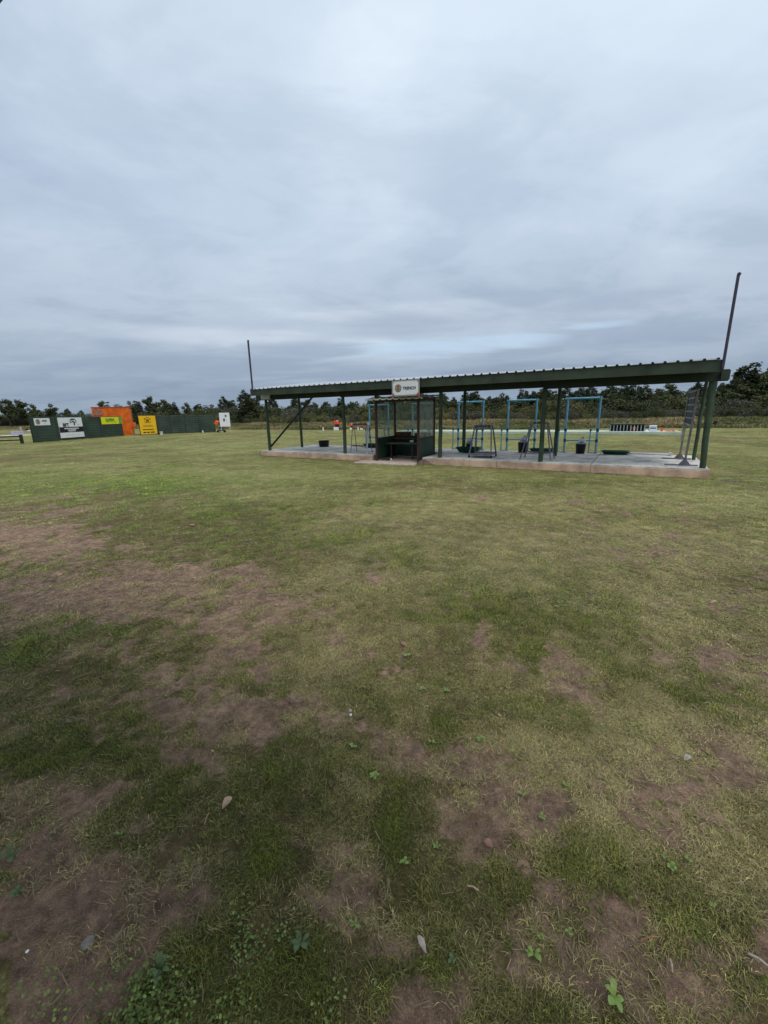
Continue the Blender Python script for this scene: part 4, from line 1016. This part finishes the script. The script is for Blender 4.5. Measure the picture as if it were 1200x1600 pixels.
while px < 1330:
    top = float(np.interp(px, ex, ey))+random.choice((-7, -4, -1, 2, 5, 9, 12)); dist = edge_dist(px)+random.uniform(16, 26)
    k = ('pine', random.randrange(4)) if random.random() < .62 else ('round', random.randrange(4))
    nm = ('dark pine on the skyline ' if k[0] == 'pine' else 'dark leafy tree on the skyline ')+where(px)
    place(k, px, dist, height_for(px, top, dist), random.uniform(1.1, 1.6) if k[0] == 'pine' else random.uniform(.85, 1.15), nm, 'tree', 'pines of the far tree line' if k[0] == 'pine' else 'leafy trees of the far tree line')
    px += random.uniform(7, 13) if px < 1000 else random.uniform(12, 18)
# second rank fills the gaps lower down
px = -60
while px < 1330:
    top = float(np.interp(px, ex, ey))+random.uniform(6, 14)+(8 if px < 360 else 0); dist = edge_dist(px)+random.uniform(12, 17)
    k = ('round', random.randrange(4)); place(k, px, dist, height_for(px, top, dist), random.uniform(1.15, 1.6), 'dark leafy tree in the lower row '+where(px), 'tree', 'leafy trees of the far tree line' if px > 392 else 'low trees behind the fences')
    px += random.uniform(14, 22)
px = -60
SH = {'olive': 'olive green shrub at the foot of the far tree line', 'grey': 'grey-brown twiggy shrub at the foot of the far tree line', 'dshrub': 'dark green shrub at the foot of the far tree line', 'yellow': 'yellowish shrub at the foot of the far tree line'}
while px < 1330:
    for row in range(2):
        dist = edge_dist(px)+(8.5 if row == 0 else 11.5)+random.uniform(-1, 1); h = random.uniform(1.4, 2.3) if row == 0 else random.uniform(2.2, 3.4)
        if px < 60: kk = random.choice(('grey', 'grey', 'dshrub'))
        elif px < 650: kk = random.choice(('dshrub', 'dshrub', 'olive', 'olive', 'grey'))
        elif px < 930: kk = random.choice(('olive', 'olive', 'grey', 'yellow', 'dshrub'))
        else: kk = random.choice(('grey', 'grey', 'grey', 'olive', 'dshrub', 'dshrub'))
        h *= min(dist, 70)/58
        place((kk, random.randrange(2) if kk in ('olive', 'grey') else 0), px+row*6, dist, h, random.uniform(.8, 1.15), SH[kk].split(' at ')[0]+(' in the front row, ' if row == 0 else ' under the crowns, ')+where(px+row*6), 'shrub', SH[kk].split(' at ')[0]+'s below the tree line')
    px += random.uniform(11, 17) if px > 350 else random.uniform(8, 12)
place(('olive', 1), 508, 52, 1.5, 1.3, 'low green shrub behind the largest clay thrower', 'shrub')
place(('olive', 0), 535, 51, 1.1, 1.5, 'low olive shrub right behind the second front post', 'shrub')

# ------------------------------------------------------------------ grass blades (instanced clumps)
def blade_mat(name, rough=.6):
    m = bpy.data.materials.new(name); m.use_nodes = True; t = m.node_tree; p = t.nodes['Principled BSDF']
    at = t.nodes.new('ShaderNodeAttribute'); at.attribute_type = 'INSTANCER'; at.attribute_name = 'gcol'
    lo_ = t.nodes.new('ShaderNodeAttribute'); lo_.attribute_name = 'bcol'
    mx_ = t.nodes.new('ShaderNodeMix'); mx_.data_type = 'RGBA'; mx_.blend_type = 'MULTIPLY'; mx_.inputs[0].default_value = 1
    t.links.new(at.outputs['Color'], mx_.inputs[6]); t.links.new(lo_.outputs['Color'], mx_.inputs[7]); t.links.new(mx_.outputs[2], p.inputs['Base Color'])
    p.inputs['Roughness'].default_value = rough; p.inputs['Specular IOR Level'].default_value = .2; return m
BM = blade_mat('grass_blade')
def clump(name, seed, nb, rad, h, w, lie):
    r = np.random.default_rng(seed); V = []; F = []; C = []
    for i in range(nb):
        a = r.uniform(0, 6.283); q = rad*math.sqrt(r.random()); c = np.array([q*math.cos(a), q*math.sin(a), -.004])
        hh_ = h*r.uniform(.5, 1.15); d = r.uniform(0, 6.283); out_ = np.array([math.cos(d), math.sin(d), 0]); sd_ = np.array([-out_[1], out_[0], 0])
        l = lie*r.uniform(.3, 1.2); ww = w*r.uniform(.6, 1.2)
        m1 = c+out_*hh_*.4*l+np.array([0, 0, hh_*.6*(1-.4*min(l, 1))]); tp = c+out_*hh_*1.0*l+np.array([0, 0, hh_*(1-.7*min(l, 1.2))])
        o = len(V); V += [c-sd_*ww, c+sd_*ww, m1+sd_*ww*.8, m1-sd_*ww*.8, tp]; F += [(o, o+1, o+2), (o, o+2, o+3), (o+3, o+2, o+4)]
        k = r.uniform(.5, 1.6); y = r.random()
        col = (k*(1.0 if y < .8 else 1.5), k*(1.0 if y < .8 else 1.38), k*(1.0 if y < .8 else 1.3), 1); C += [col]*5
    me = npmesh(name, np.array(V), np.array(F), BM); ca = me.color_attributes.new('bcol', 'FLOAT_COLOR', 'POINT'); ca.data.foreach_set('color', np.array(C, np.float32).ravel())
    return bpy.data.objects.new(name, me)
def clover(name, seed):
    r = np.random.default_rng(seed); V = []; F = []; C = []
    for i in range(11):
        a = r.uniform(0, 6.283); q = .05*math.sqrt(r.random()); c = np.array([q*math.cos(a), q*math.sin(a), r.uniform(.006, .022)]); rd_ = r.uniform(.0025, .0050); tx, ty = r.uniform(-.5, .5, 2); k = r.uniform(.7, 1.3)
        o = len(V); V.append(c)
        for j in range(7):
            t = j/7*6.283; V.append(c+np.array([rd_*math.cos(t), rd_*math.sin(t), rd_*(tx*math.cos(t)+ty*math.sin(t))+.002]))
        F += [(o, o+1+j, o+1+(j+1) % 7) for j in range(7)]; C += [(k, k, k, 1)]*8
    me = npmesh(name, np.array(V), np.array(F), BM); ca = me.color_attributes.new('bcol', 'FLOAT_COLOR', 'POINT'); ca.data.foreach_set('color', np.array(C, np.float32).ravel())
    return bpy.data.objects.new(name, me)
cc = bpy.data.collections.new('clump_library')
lib = [clump('c0', 1, 34, .038, .020, .0011, 1.0), clump('c1', 2, 34, .042, .025, .0012, 1.2), clump('c2', 3, 26, .04, .036, .0012, .9), clump('c3', 4, 26, .05, .026, .0010, 1.6), clump('c4', 5, 22, .05, .028, .0010, 1.7),
       clover('c5', 6), clover('c6', 7), clump('c7', 8, 40, .22, .50, .008, .5)]
for o in lib: cc.objects.link(o)
def instancer(name, pts, rot, scl, idx, colr, label):
    me = bpy.data.meshes.new(name); n = len(pts); me.vertices.add(n); me.vertices.foreach_set('co', pts.astype(np.float32).ravel())
    for an, ty, arr, key in (('rot3', 'FLOAT_VECTOR', rot, 'vector'), ('scl', 'FLOAT_VECTOR', scl, 'vector'), ('kid', 'INT', idx.astype(np.int32), 'value'), ('gcol', 'FLOAT_COLOR', colr, 'color')):
        at = me.attributes.new(an, ty, 'POINT'); at.data.foreach_set(key, np.ascontiguousarray(arr if ty == 'INT' else arr.astype(np.float32)).ravel())
    me.materials.append(BM)
    o = bpy.data.objects.new(name, me); COL.objects.link(o)
    g = bpy.data.node_groups.new('scatter', 'GeometryNodeTree'); g.interface.new_socket('Geometry', in_out='INPUT', socket_type='NodeSocketGeometry'); g.interface.new_socket('Geometry', in_out='OUTPUT', socket_type='NodeSocketGeometry')
    gi = g.nodes.new('NodeGroupInput'); go = g.nodes.new('NodeGroupOutput'); ci = g.nodes.new('GeometryNodeCollectionInfo'); ci.inputs['Collection'].default_value = cc
    ci.inputs['Separate Children'].default_value = True; ci.inputs['Reset Children'].default_value = True
    ip = g.nodes.new('GeometryNodeInstanceOnPoints'); ip.inputs['Pick Instance'].default_value = True
    m2p = g.nodes.new('GeometryNodeMeshToPoints')
    def na(nm, ty): q = g.nodes.new('GeometryNodeInputNamedAttribute'); q.data_type = ty; q.inputs[0].default_value = nm; return q.outputs[0]
    L = g.links.new; L(gi.outputs[0], m2p.inputs[0]); L(m2p.outputs[0], ip.inputs['Points']); L(ci.outputs[0], ip.inputs['Instance']); L(na('kid', 'INT'), ip.inputs['Instance Index']); L(na('rot3', 'FLOAT_VECTOR'), ip.inputs['Rotation']); L(na('scl', 'FLOAT_VECTOR'), ip.inputs['Scale']); L(ip.outputs[0], go.inputs[0])
    md = o.modifiers.new('scatter', 'NODES'); md.node_group = g
    return tag(o, label, 'grass', None, 'stuff')
def wedge(n, r0, r1, amax=52):
    r = np.sqrt(rng.random(n)*(r1*r1-r0*r0)+r0*r0); th = np.radians(rng.uniform(-amax, amax, n)); return r*np.sin(th), r*np.cos(th), r
def clear_of_slab(x, y):
    dx = x-SO.x; dy = y-SO.y; s = dx*SU.x+dy*SU.y; v = dx*SV.x+dy*SV.y
    ins = (s > -.05) & (s < 14.85) & (v > -.03) & (v < 3.35)
    bx_ = (x-BO.x)*math.cos(BA)+(y-BO.y)*math.sin(BA); by_ = -(x-BO.x)*math.sin(BA)+(y-BO.y)*math.cos(BA)
    return ~(ins | ((bx_ > -.55) & (bx_ < 1.7) & (by_ > -.68) & (by_ < 1.7)))
def lerp(a, b, t): return a+(b-a)*t[:, None]
X, Y, Z_, RT, SC, ID, CO = [], [], [], [], [], [], []
for n, r0, r1, sc, hs in ((62000, .55, 3.4, .95, 1.0), (60000, 3.4, 7.5, 1.4, .72), (44000, 7.5, 18, 2.4, .42), (30000, 18, 42, 4.6, .25)):
    x, y, r = wedge(n, r0, r1); s, g, d = masks(x, y); tu = fbm(x*(24 if r0 < 3 else 10 if r0 < 8 else 3)+3, y*(24 if r0 < 3 else 10 if r0 < 8 else 3), 3, .6)-.5; keep = rng.random(n) < np.clip(1.12-s*1.45+tu*2.2, .04, 1)*np.clip(.22+g*1.1+d*.25+tu*3.0, .04, 1)
    keep &= clear_of_slab(x, y); x, y, r, s, g, d, tu = (q[keep] for q in (x, y, r, s, g, d, tu)); m = len(x)
    dryness = np.clip(d*1.0-g*.55+.07+.22*np.clip(1.15-r/6, 0, 1)+rng.normal(0, .30, m)+s*.7, 0, 1)
    idx = np.where(dryness > .55, rng.integers(3, 5, m), rng.integers(0, 3, m))
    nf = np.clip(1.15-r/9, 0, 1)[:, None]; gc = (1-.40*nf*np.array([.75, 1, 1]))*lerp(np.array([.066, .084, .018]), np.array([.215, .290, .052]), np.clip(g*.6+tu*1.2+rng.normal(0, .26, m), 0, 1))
    col_ = lerp(gc, np.array([.31, .265, .12]), dryness*.9)*(1-.34*nf)  # blades darken toward the viewer: foreground shade put into their colour
    if r0 < 1:
        cl = field([ell(330, 1560, 260, 60), ell(10, 1380, 30, 110), ell(450, 1470, 90, 50, .8), ell(110, 1585, 170, 25)], x, y); cn = fbm(x*5+70, y*5+20, 3)-.5; ic = (np.minimum(cl, .8)*rng.random(m)+tu*.6+cn*1.9 > .52) & (cl > .12); idx[ic] = rng.integers(5, 7, ic.sum()); col_[ic] = lerp(np.array([.055, .076, .020]), np.array([.13, .175, .045]), rng.random(ic.sum()))
    col_ = col_*np.clip(1+1.5*tu+rng.normal(0, .12, m), .5, 1.6)[:, None]; tall = np.clip(.58+.5*g+3.0*np.clip(tu, -.2, .3), .3, 2)*rng.uniform(.7, 1.2, m)
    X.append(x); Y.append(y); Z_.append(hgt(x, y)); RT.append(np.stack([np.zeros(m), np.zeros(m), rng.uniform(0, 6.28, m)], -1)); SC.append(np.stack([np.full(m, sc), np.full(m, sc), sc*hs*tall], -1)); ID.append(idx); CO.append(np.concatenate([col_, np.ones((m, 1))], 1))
def edge_tufts(a, b, n, off=.03, sc=1.5, hh=1.5):
    tt_ = rng.random(n); x = a[0]+(b[0]-a[0])*tt_+rng.normal(0, off, n); y = a[1]+(b[1]-a[1])*tt_+rng.normal(0, off, n); k = clear_of_slab(x, y) & (rng.random(n) < np.clip(vnoise(x*1.7, y*1.7)*2-.3, .1, 1)); x, y = x[k], y[k]; m = len(x)
    dr_ = np.clip(rng.normal(.45, .3, m), 0, 1); c_ = lerp(lerp(np.array([.06, .08, .02]), np.array([.15, .20, .05]), rng.random(m)), np.array([.28, .22, .11]), dr_)
    X.append(x); Y.append(y); Z_.append(hgt(x, y)); RT.append(np.stack([np.zeros(m), np.zeros(m), rng.uniform(0, 6.28, m)], -1)); SC.append(np.stack([np.full(m, sc), np.full(m, sc), hh*rng.uniform(.5, 1.7, m)], -1)); ID.append(rng.integers(0, 4, m)); CO.append(np.concatenate([c_, np.ones((m, 1))], 1))
edge_tufts(S(-.05, -.05), S(5.6, -.05), 420); edge_tufts(S(7.5, -.06), S(14.8, -.06), 620); edge_tufts(S(14.82, -.05), S(14.82, 3.3), 180); edge_tufts(S(-.06, 0), S(-.06, 3.3), 150)
edge_tufts(booth_pt(-.55, -.68, 0), booth_pt(1.68, -.70, 0), 150); edge_tufts(booth_pt(1.70, -.68, 0), booth_pt(1.72, 1.2, 0), 90)
edge_tufts(f1p[0], f1p[-1], 600, .08, 3, 3.4); edge_tufts(f2p[0], f2p[-1], 600, .10, 3, 3.4); edge_tufts(TA-tv*.05, TB-tv*.05, 900, .06, 2.6, 2.4)
cat_ = np.concatenate
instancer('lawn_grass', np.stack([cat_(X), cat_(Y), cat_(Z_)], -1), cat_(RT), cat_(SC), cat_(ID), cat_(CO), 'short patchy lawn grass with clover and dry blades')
# rough grass on the low bank
n = 9000; th = np.radians(rng.uniform(-56, 56, n)); e_ = np.interp(th, EA, ER); r = e_+rng.uniform(-.2, 10, n)**1.0; x, y = r*np.sin(th), r*np.cos(th)
tt = fbm(x*.3, y*.3+4, 3)
col_ = lerp(np.array([.115, .125, .045]), np.array([.27, .22, .115]), np.clip((tt-.35)*3+rng.normal(0, .2, n), 0, 1))
instancer('bank_grass', np.stack([x, y, hgt(x, y)], -1), np.stack([np.zeros(n), np.zeros(n), rng.uniform(0, 6.28, n)], -1), np.stack([rng.uniform(1.2, 2, n)]*2+[rng.uniform(.35, .95, n)*(.5+tt)], -1), np.full(n, 7), np.concatenate([col_, np.ones((n, 1))], 1), 'rough knee-high grass along the bank below the tree line')

# ------------------------------------------------------------------ small weeds, dead leaves, twigs, stones
weed_m = mat('bright_weed_leaf', (.16, .24, .055), .5, .15, 30); weed_d = mat('dull_weed_leaf', (.085, .13, .05), .6, .15, 30)
def leaf_geo(mb, c, ang, L_, w, lift, curl=.3):
    d = Vector((math.cos(ang), math.sin(ang), 0)); s_ = Vector((-d.y, d.x, 0)); vs = []
    for t, ww in ((0, .12), (.3, .75), (.6, 1.0), (.85, .6), (1, .05)):
        b = Vector(c)+d*(L_*t)+Vector((0, 0, lift*L_*math.sin(t*2.2)))
        vs += [b-s_*w*ww+Vector((0, 0, .15*w*ww)), b, b+s_*w*ww+Vector((0, 0, .15*w*ww))]
    fs = []
    for k in range(4): fs += [(3*k, 3*k+1, 3*k+4, 3*k+3), (3*k+1, 3*k+2, 3*k+5, 3*k+4)]
    mb.add(vs, fs)
def weed(px, py, size, label, m=None, n=6, seed=0):
    p = gnd(px, py); p.z = float(hgt(p.x, p.y))+.006; rr = random.Random(px*7+py); root = empty('weed', p, 0, label, 'weed')
    for k in range(n):
        mb = MB(); leaf_geo(mb, (0, 0, .002*k), rr.uniform(-.3, .3), size*rr.uniform(.6, 1.1), size*rr.uniform(.16, .30), rr.uniform(.2, .9)); o = mb.build('leaf', m or weed_m, root, smooth=True); o.rotation_euler = (0, 0, k*6.283/n+rr.uniform(-.4, .4))
WD = [(960, 1562, .075, 'bright weed with long leaves at the bottom edge right of centre', 5), (834, 1496, .050, 'brightest round-leaved weed left of the long-leaved one', 7), (888, 1462, .030, 'small weed up and right of the brightest round-leaved weed', 5),
      (845, 1470, .028, 'small weed just above the brightest round-leaved weed', 5), (706, 1504, .035, 'dull weed beside the pale dead leaf at the bottom', 6), (632, 1350, .045, 'bright weed below the long dark tuft in the middle', 6),
      (682, 1326, .035, 'pale weed left of the red-brown dead leaf', 5), (846, 1280, .035, 'pale weed alone in the brown patch right of centre', 6), (816, 1243, .045, 'weed with pale rosette above the brown patch', 6),
      (750, 1157, .055, 'pale-leaved weed on the edge of the bare patch', 6), (675, 1162, .045, 'weed on the bare patch left of the pale-leaved weed', 6), (885, 1226, .038, 'weed at the right of the green tuft', 5), (1048, 1360, .045, 'bright pair-leaved weed at right', 6),
      (1112, 1418, .030, 'small round-leaved weed near the right edge', 5), (470, 1478, .075, 'large leafy weed in the clover patch', 7), (250, 1520, .085, 'broad weed at the left in the clover patch', 7), (188, 1306, .035, 'bright weed between two bare soil patches', 5),
      (554, 1446, .040, 'weed right of the clover patch', 5), (18, 1345, .075, 'weed at the left edge beside the bare soil', 6), (30, 1400, .06, 'second weed down the left edge', 6), (585, 1216, .060, 'pale rosette weed above centre', 6), (552, 1168, .05, 'weed column top, left of centre', 6),
      (660, 1078, .055, 'bright weed in the green patch above centre', 6), (698, 1082, .05, 'bright weed right of it in the green patch', 6), (636, 1027, .06, 'bright weed below the curled dead leaf', 6), (1075, 1345, .03, 'tiny weed beside the pair-leaved weed', 4)]
for q in WD: weed(q[0], q[1], q[2]*.50, q[3], weed_d if q[2] > .07 and q[0] < 500 or q[0] in (18, 30, 706) else weed_m, q[4])
dead_m = mat('dead_leaf', (.40, .27, .18), .7, .2, 40); dead_r = mat('reddish_dead_leaf', (.26, .13, .10), .7, .2, 40); dead_p = mat('pale_dead_leaf', (.36, .31, .26), .7, .2, 40)
for px, py, L_, w, a, m, lb in ((348, 1270, .085, .030, 1.0, dead_m, 'tan curled dead leaf in dark grass left of centre'), (770, 1326, .060, .024, 2.6, dead_r, 'reddish dead leaf right of centre'), (666, 1494, .075, .016, 2.1, dead_p, 'pale narrow dead leaf near the bottom centre'),
        (634, 1012, .075, .03, 2.4, dead_r, 'curled brown dead leaf on the worn patch above centre'), (1068, 1192, .07, .022, .3, dead_p, 'pale crumpled leaf in the dry grass at right'), (1109, 944, .10, .03, .0, dead_m, 'pale chip of bark in the lawn at upper right'), (546, 1116, .03, .018, .6, dead_p, 'small whitish leaf at the edge of a bare spot')):
    p = gnd(px, py); p.z = float(hgt(p.x, p.y))+.016; mb = MB(); leaf_geo(mb, (0, 0, 0), a, L_*.58, w*.62, .35); vs = mb.v; n0 = len(vs)
    tag(mb.build('dead_leaf', m, loc=p, smooth=True), lb, 'leaf')
for (a, b, r, m, lb) in (((1168, 1496), (1200, 1520), .004, dead_p, 'pale stick at the right edge near the bottom'), ((1045, 1508), (1049, 1530), .003, dead_p, 'short pale stalk at lower right'), ((730, 1386), (748, 1394), .003, dead_m, 'short twig right of the reddish leaf'),
        ((1000, 1476), (1030, 1474), .0022, dead_r, 'thin curved brown twig at lower right'), ((320, 1292), (328, 1276), .002, dead_m, 'thin dry stalk beside the tan leaf')):
    p = gnd(*a); q = gnd(*b); p.z = float(hgt(p.x, p.y))+.014; q.z = float(hgt(q.x, q.y))+.018; mid_ = (p+q)/2+Vector((0, 0, .006)); tag(MB().path([Vector((0, 0, 0)), mid_-p, q-p], [r, r*.9, r*.6], 6).build('twig', m, loc=p), lb, 'twig')
def stone(px, py, s_, m, lb):
    bm = bmesh.new(); bmesh.ops.create_icosphere(bm, subdivisions=2, radius=s_); rr = random.Random(px)
    for v in bm.verts: v.co = Vector((v.co.x*rr.uniform(.8, 1.15), v.co.y*rr.uniform(.8, 1.15), v.co.z*rr.uniform(.45, .65)))
    me = bpy.data.meshes.new('stone'); bm.to_mesh(me); bm.free(); me.materials.append(m); p = gnd(px, py); p.z = float(hgt(p.x, p.y))+s_*.2
    o = bpy.data.objects.new('stone', me); COL.objects.link(o); o.location = p; tag(o, lb, 'stone')
stone(137, 1474, .018, mat('grey_stone', (.22, .19, .17), .8, .2, 40), 'grey stone on the bare soil at lower left'); stone(507, 1486, .005, white_paint, 'tiny white pebble right of the clover patch'); stone(548, 1117, .009, white_paint, 'small white pebble by a bare spot left of centre'); stone(43, 1488, .005, white_paint, 'tiny white pebble at the left on dark soil')
stone(392, 1203, .008, mat('pinkish_stone', (.4, .28, .25), .8), 'small pinkish pebble in the grass left of centre')
# soil crumbs and tiny broad leaves mixed into the turf
def bits(name, n, r1, szs, m, label, cat, where_, flat=.0):
    x, y, r = wedge(n, .55, r1); s, g, d = masks(x, y); k = rng.random(n) < where_(s, g, d, fbm(x*3+8, y*3+2, 3)); x, y, r = x[k], y[k], r[k]; n = len(x)
    sz = rng.lognormal(math.log(szs), .35, n)*np.clip(r/3, .8, 2.2); z = hgt(x, y); V = []; a = rng.uniform(0, 6.28, n)
    ux, uy = np.cos(a), np.sin(a); tz = rng.uniform(-.35, .35, n); up = rng.uniform(.25, .8, n)*sz if flat == 0 else rng.uniform(.006, .022, n)
    c = np.stack([x, y, z+(up*.3 if flat == 0 else up)], -1)
    if flat == 0:
        q = np.array([(1, 0, -.4), (0, 1, -.4), (-1, 0, -.4), (0, -1, -.4), (.1, .1, 1.)]); F0 = [(0, 1, 4), (1, 2, 4), (2, 3, 4), (3, 0, 4)]
        W_ = rng.uniform(.6, 1.3, (n, 5, 3))*q[None]
        X_ = W_[..., 0]*ux[:, None]-W_[..., 1]*uy[:, None]; Y_ = W_[..., 0]*uy[:, None]+W_[..., 1]*ux[:, None]
        V = c[:, None]+np.stack([X_*sz[:, None], Y_*sz[:, None], W_[..., 2]*up[:, None]], -1)
    else:
        q = np.array([(0, 0), (.45, .42), (1, .3), (1.35, 0), (1, -.3), (.45, -.42)]); F0 = [(0, 1, 5), (1, 2, 5), (2, 4, 5), (2, 3, 4)]
        X_ = q[None, :, 0]*ux[:, None]-q[None, :, 1]*uy[:, None]; Y_ = q[None, :, 0]*uy[:, None]+q[None, :, 1]*ux[:, None]
        V = c[:, None]+np.stack([X_*sz[:, None], Y_*sz[:, None], q[None, :, 0]*tz[:, None]*sz[:, None]*.8], -1)
    nv = V.shape[1]; F = (np.arange(n)[:, None, None]*nv+np.array(F0)[None]).reshape(-1, 3)
    me = npmesh(name, V.reshape(-1, 3), F, m); o = bpy.data.objects.new(name, me); COL.objects.link(o); tag(o, label, cat, None, 'stuff')
bits('soil_crumbs', 16000, 6, .0045, mat('soil_crumb', (.20, .14, .10), .95, .3, 60, col2=(.07, .045, .032)), 'loose crumbs of brown soil on the bare patches', 'soil', lambda s, g, d, f: np.clip(s*1.4-.15, .05, 1)*np.clip(f*3-.9, 0, 1))
bits('tiny_weeds', 4200, 6.5, .0062, mat('turf_weed_leaf', (.12, .19, .06), .6, .3, 12, col2=(.055, .095, .03)), 'tiny broad leaves of weeds mixed into the turf', 'weeds', lambda s, g, d, f: np.clip(f*5-2.3, 0, 1)*np.clip(.25+g, 0, 1), 1.0)
bits('leaf_scraps', 700, 7, .010, mat('leaf_scrap', (.30, .21, .13), .8, .35, 12, col2=(.12, .07, .045)), 'small scraps of dead leaves scattered over the lawn', 'leaf scraps', lambda s, g, d, f: .6+0*s, 1.0)
# litter of dry clippings
n = 14000; x, y, r = wedge(n, .5, 6); s, g, d = masks(x, y); keep = rng.random(n) < .25+.75*np.clip(d+s*.5-g*.3, 0, 1); x, y, r = x[keep], y[keep], r[keep]; n = len(x)
a = rng.uniform(0, 6.283, n); l = rng.uniform(.008, .030, n)*np.clip(r*.3, .8, 2); w_ = rng.uniform(.0006, .0014, n)*np.clip(r*.6, 1, 3); z = hgt(x, y)+rng.uniform(.004, .016, n); tz = rng.uniform(-.25, .25, n)*l
dx, dy = np.cos(a), np.sin(a); P = np.stack([x, y, z], -1); D = np.stack([dx*l, dy*l, tz], -1); Wd = np.stack([-dy*w_, dx*w_, 0*w_], -1)
V = np.stack([P-D+Wd, P-D-Wd, P+D-Wd, P+D+Wd], 1).reshape(-1, 3)
me = npmesh('dry_clippings', V, np.arange(4*n).reshape(-1, 4), mat('dry_straw', (.26, .20, .12), .8, .3, 3), 4); o = bpy.data.objects.new('dry_clippings', me); COL.objects.link(o); tag(o, 'loose dry grass clippings on the lawn', 'clippings', None, 'stuff')

# printed things belong to their panel, fittings to their pipe (all share the root's local frame)
def base(o): return o.name.split('.')[0]
def adopt(root, child_names, host_names):
    kids = list(root.children); host = [k for k in kids if base(k) in host_names]
    if not host: return
    for k in kids:
        if base(k) in child_names and k not in host:
            best = min(host, key=lambda h: abs(sum((Vector(c)[0] for c in h.bound_box))/8-sum((Vector(c)[0] for c in k.bound_box))/8)) if len(host) > 1 else host[0]
            k.parent = best
for r in [o for o in list(COL.objects) if o.parent is None and o.type == 'EMPTY']:
    n_ = base(r)
    if n_.endswith('sign') or n_ == 'white_board': adopt(r, {'lettering', 'logo', 'print_line', 'emblem', 'corner_print', 'print', 'black_band', 'side_block', 'house_logo'}, {'face'} if any(base(c) == 'face' for c in r.children) else {'panel'})
    elif n_ == 'pipe_stand': adopt(r, {'joint', 'elbow', 'foot_plate'}, {'upright'})
    elif n_ == 'cartridge_tray': adopt(r, {'rim'}, {'basin'})
    elif n_ == 'black_tub': adopt(r, {'handle'}, {'tub_body'})
    elif n_ == 'radio': adopt(r, {'speaker_cone'}, {'case'})
    elif n_ == 'tall_rack': adopt(r, {'panel_rib'}, {'slotted_panel'})
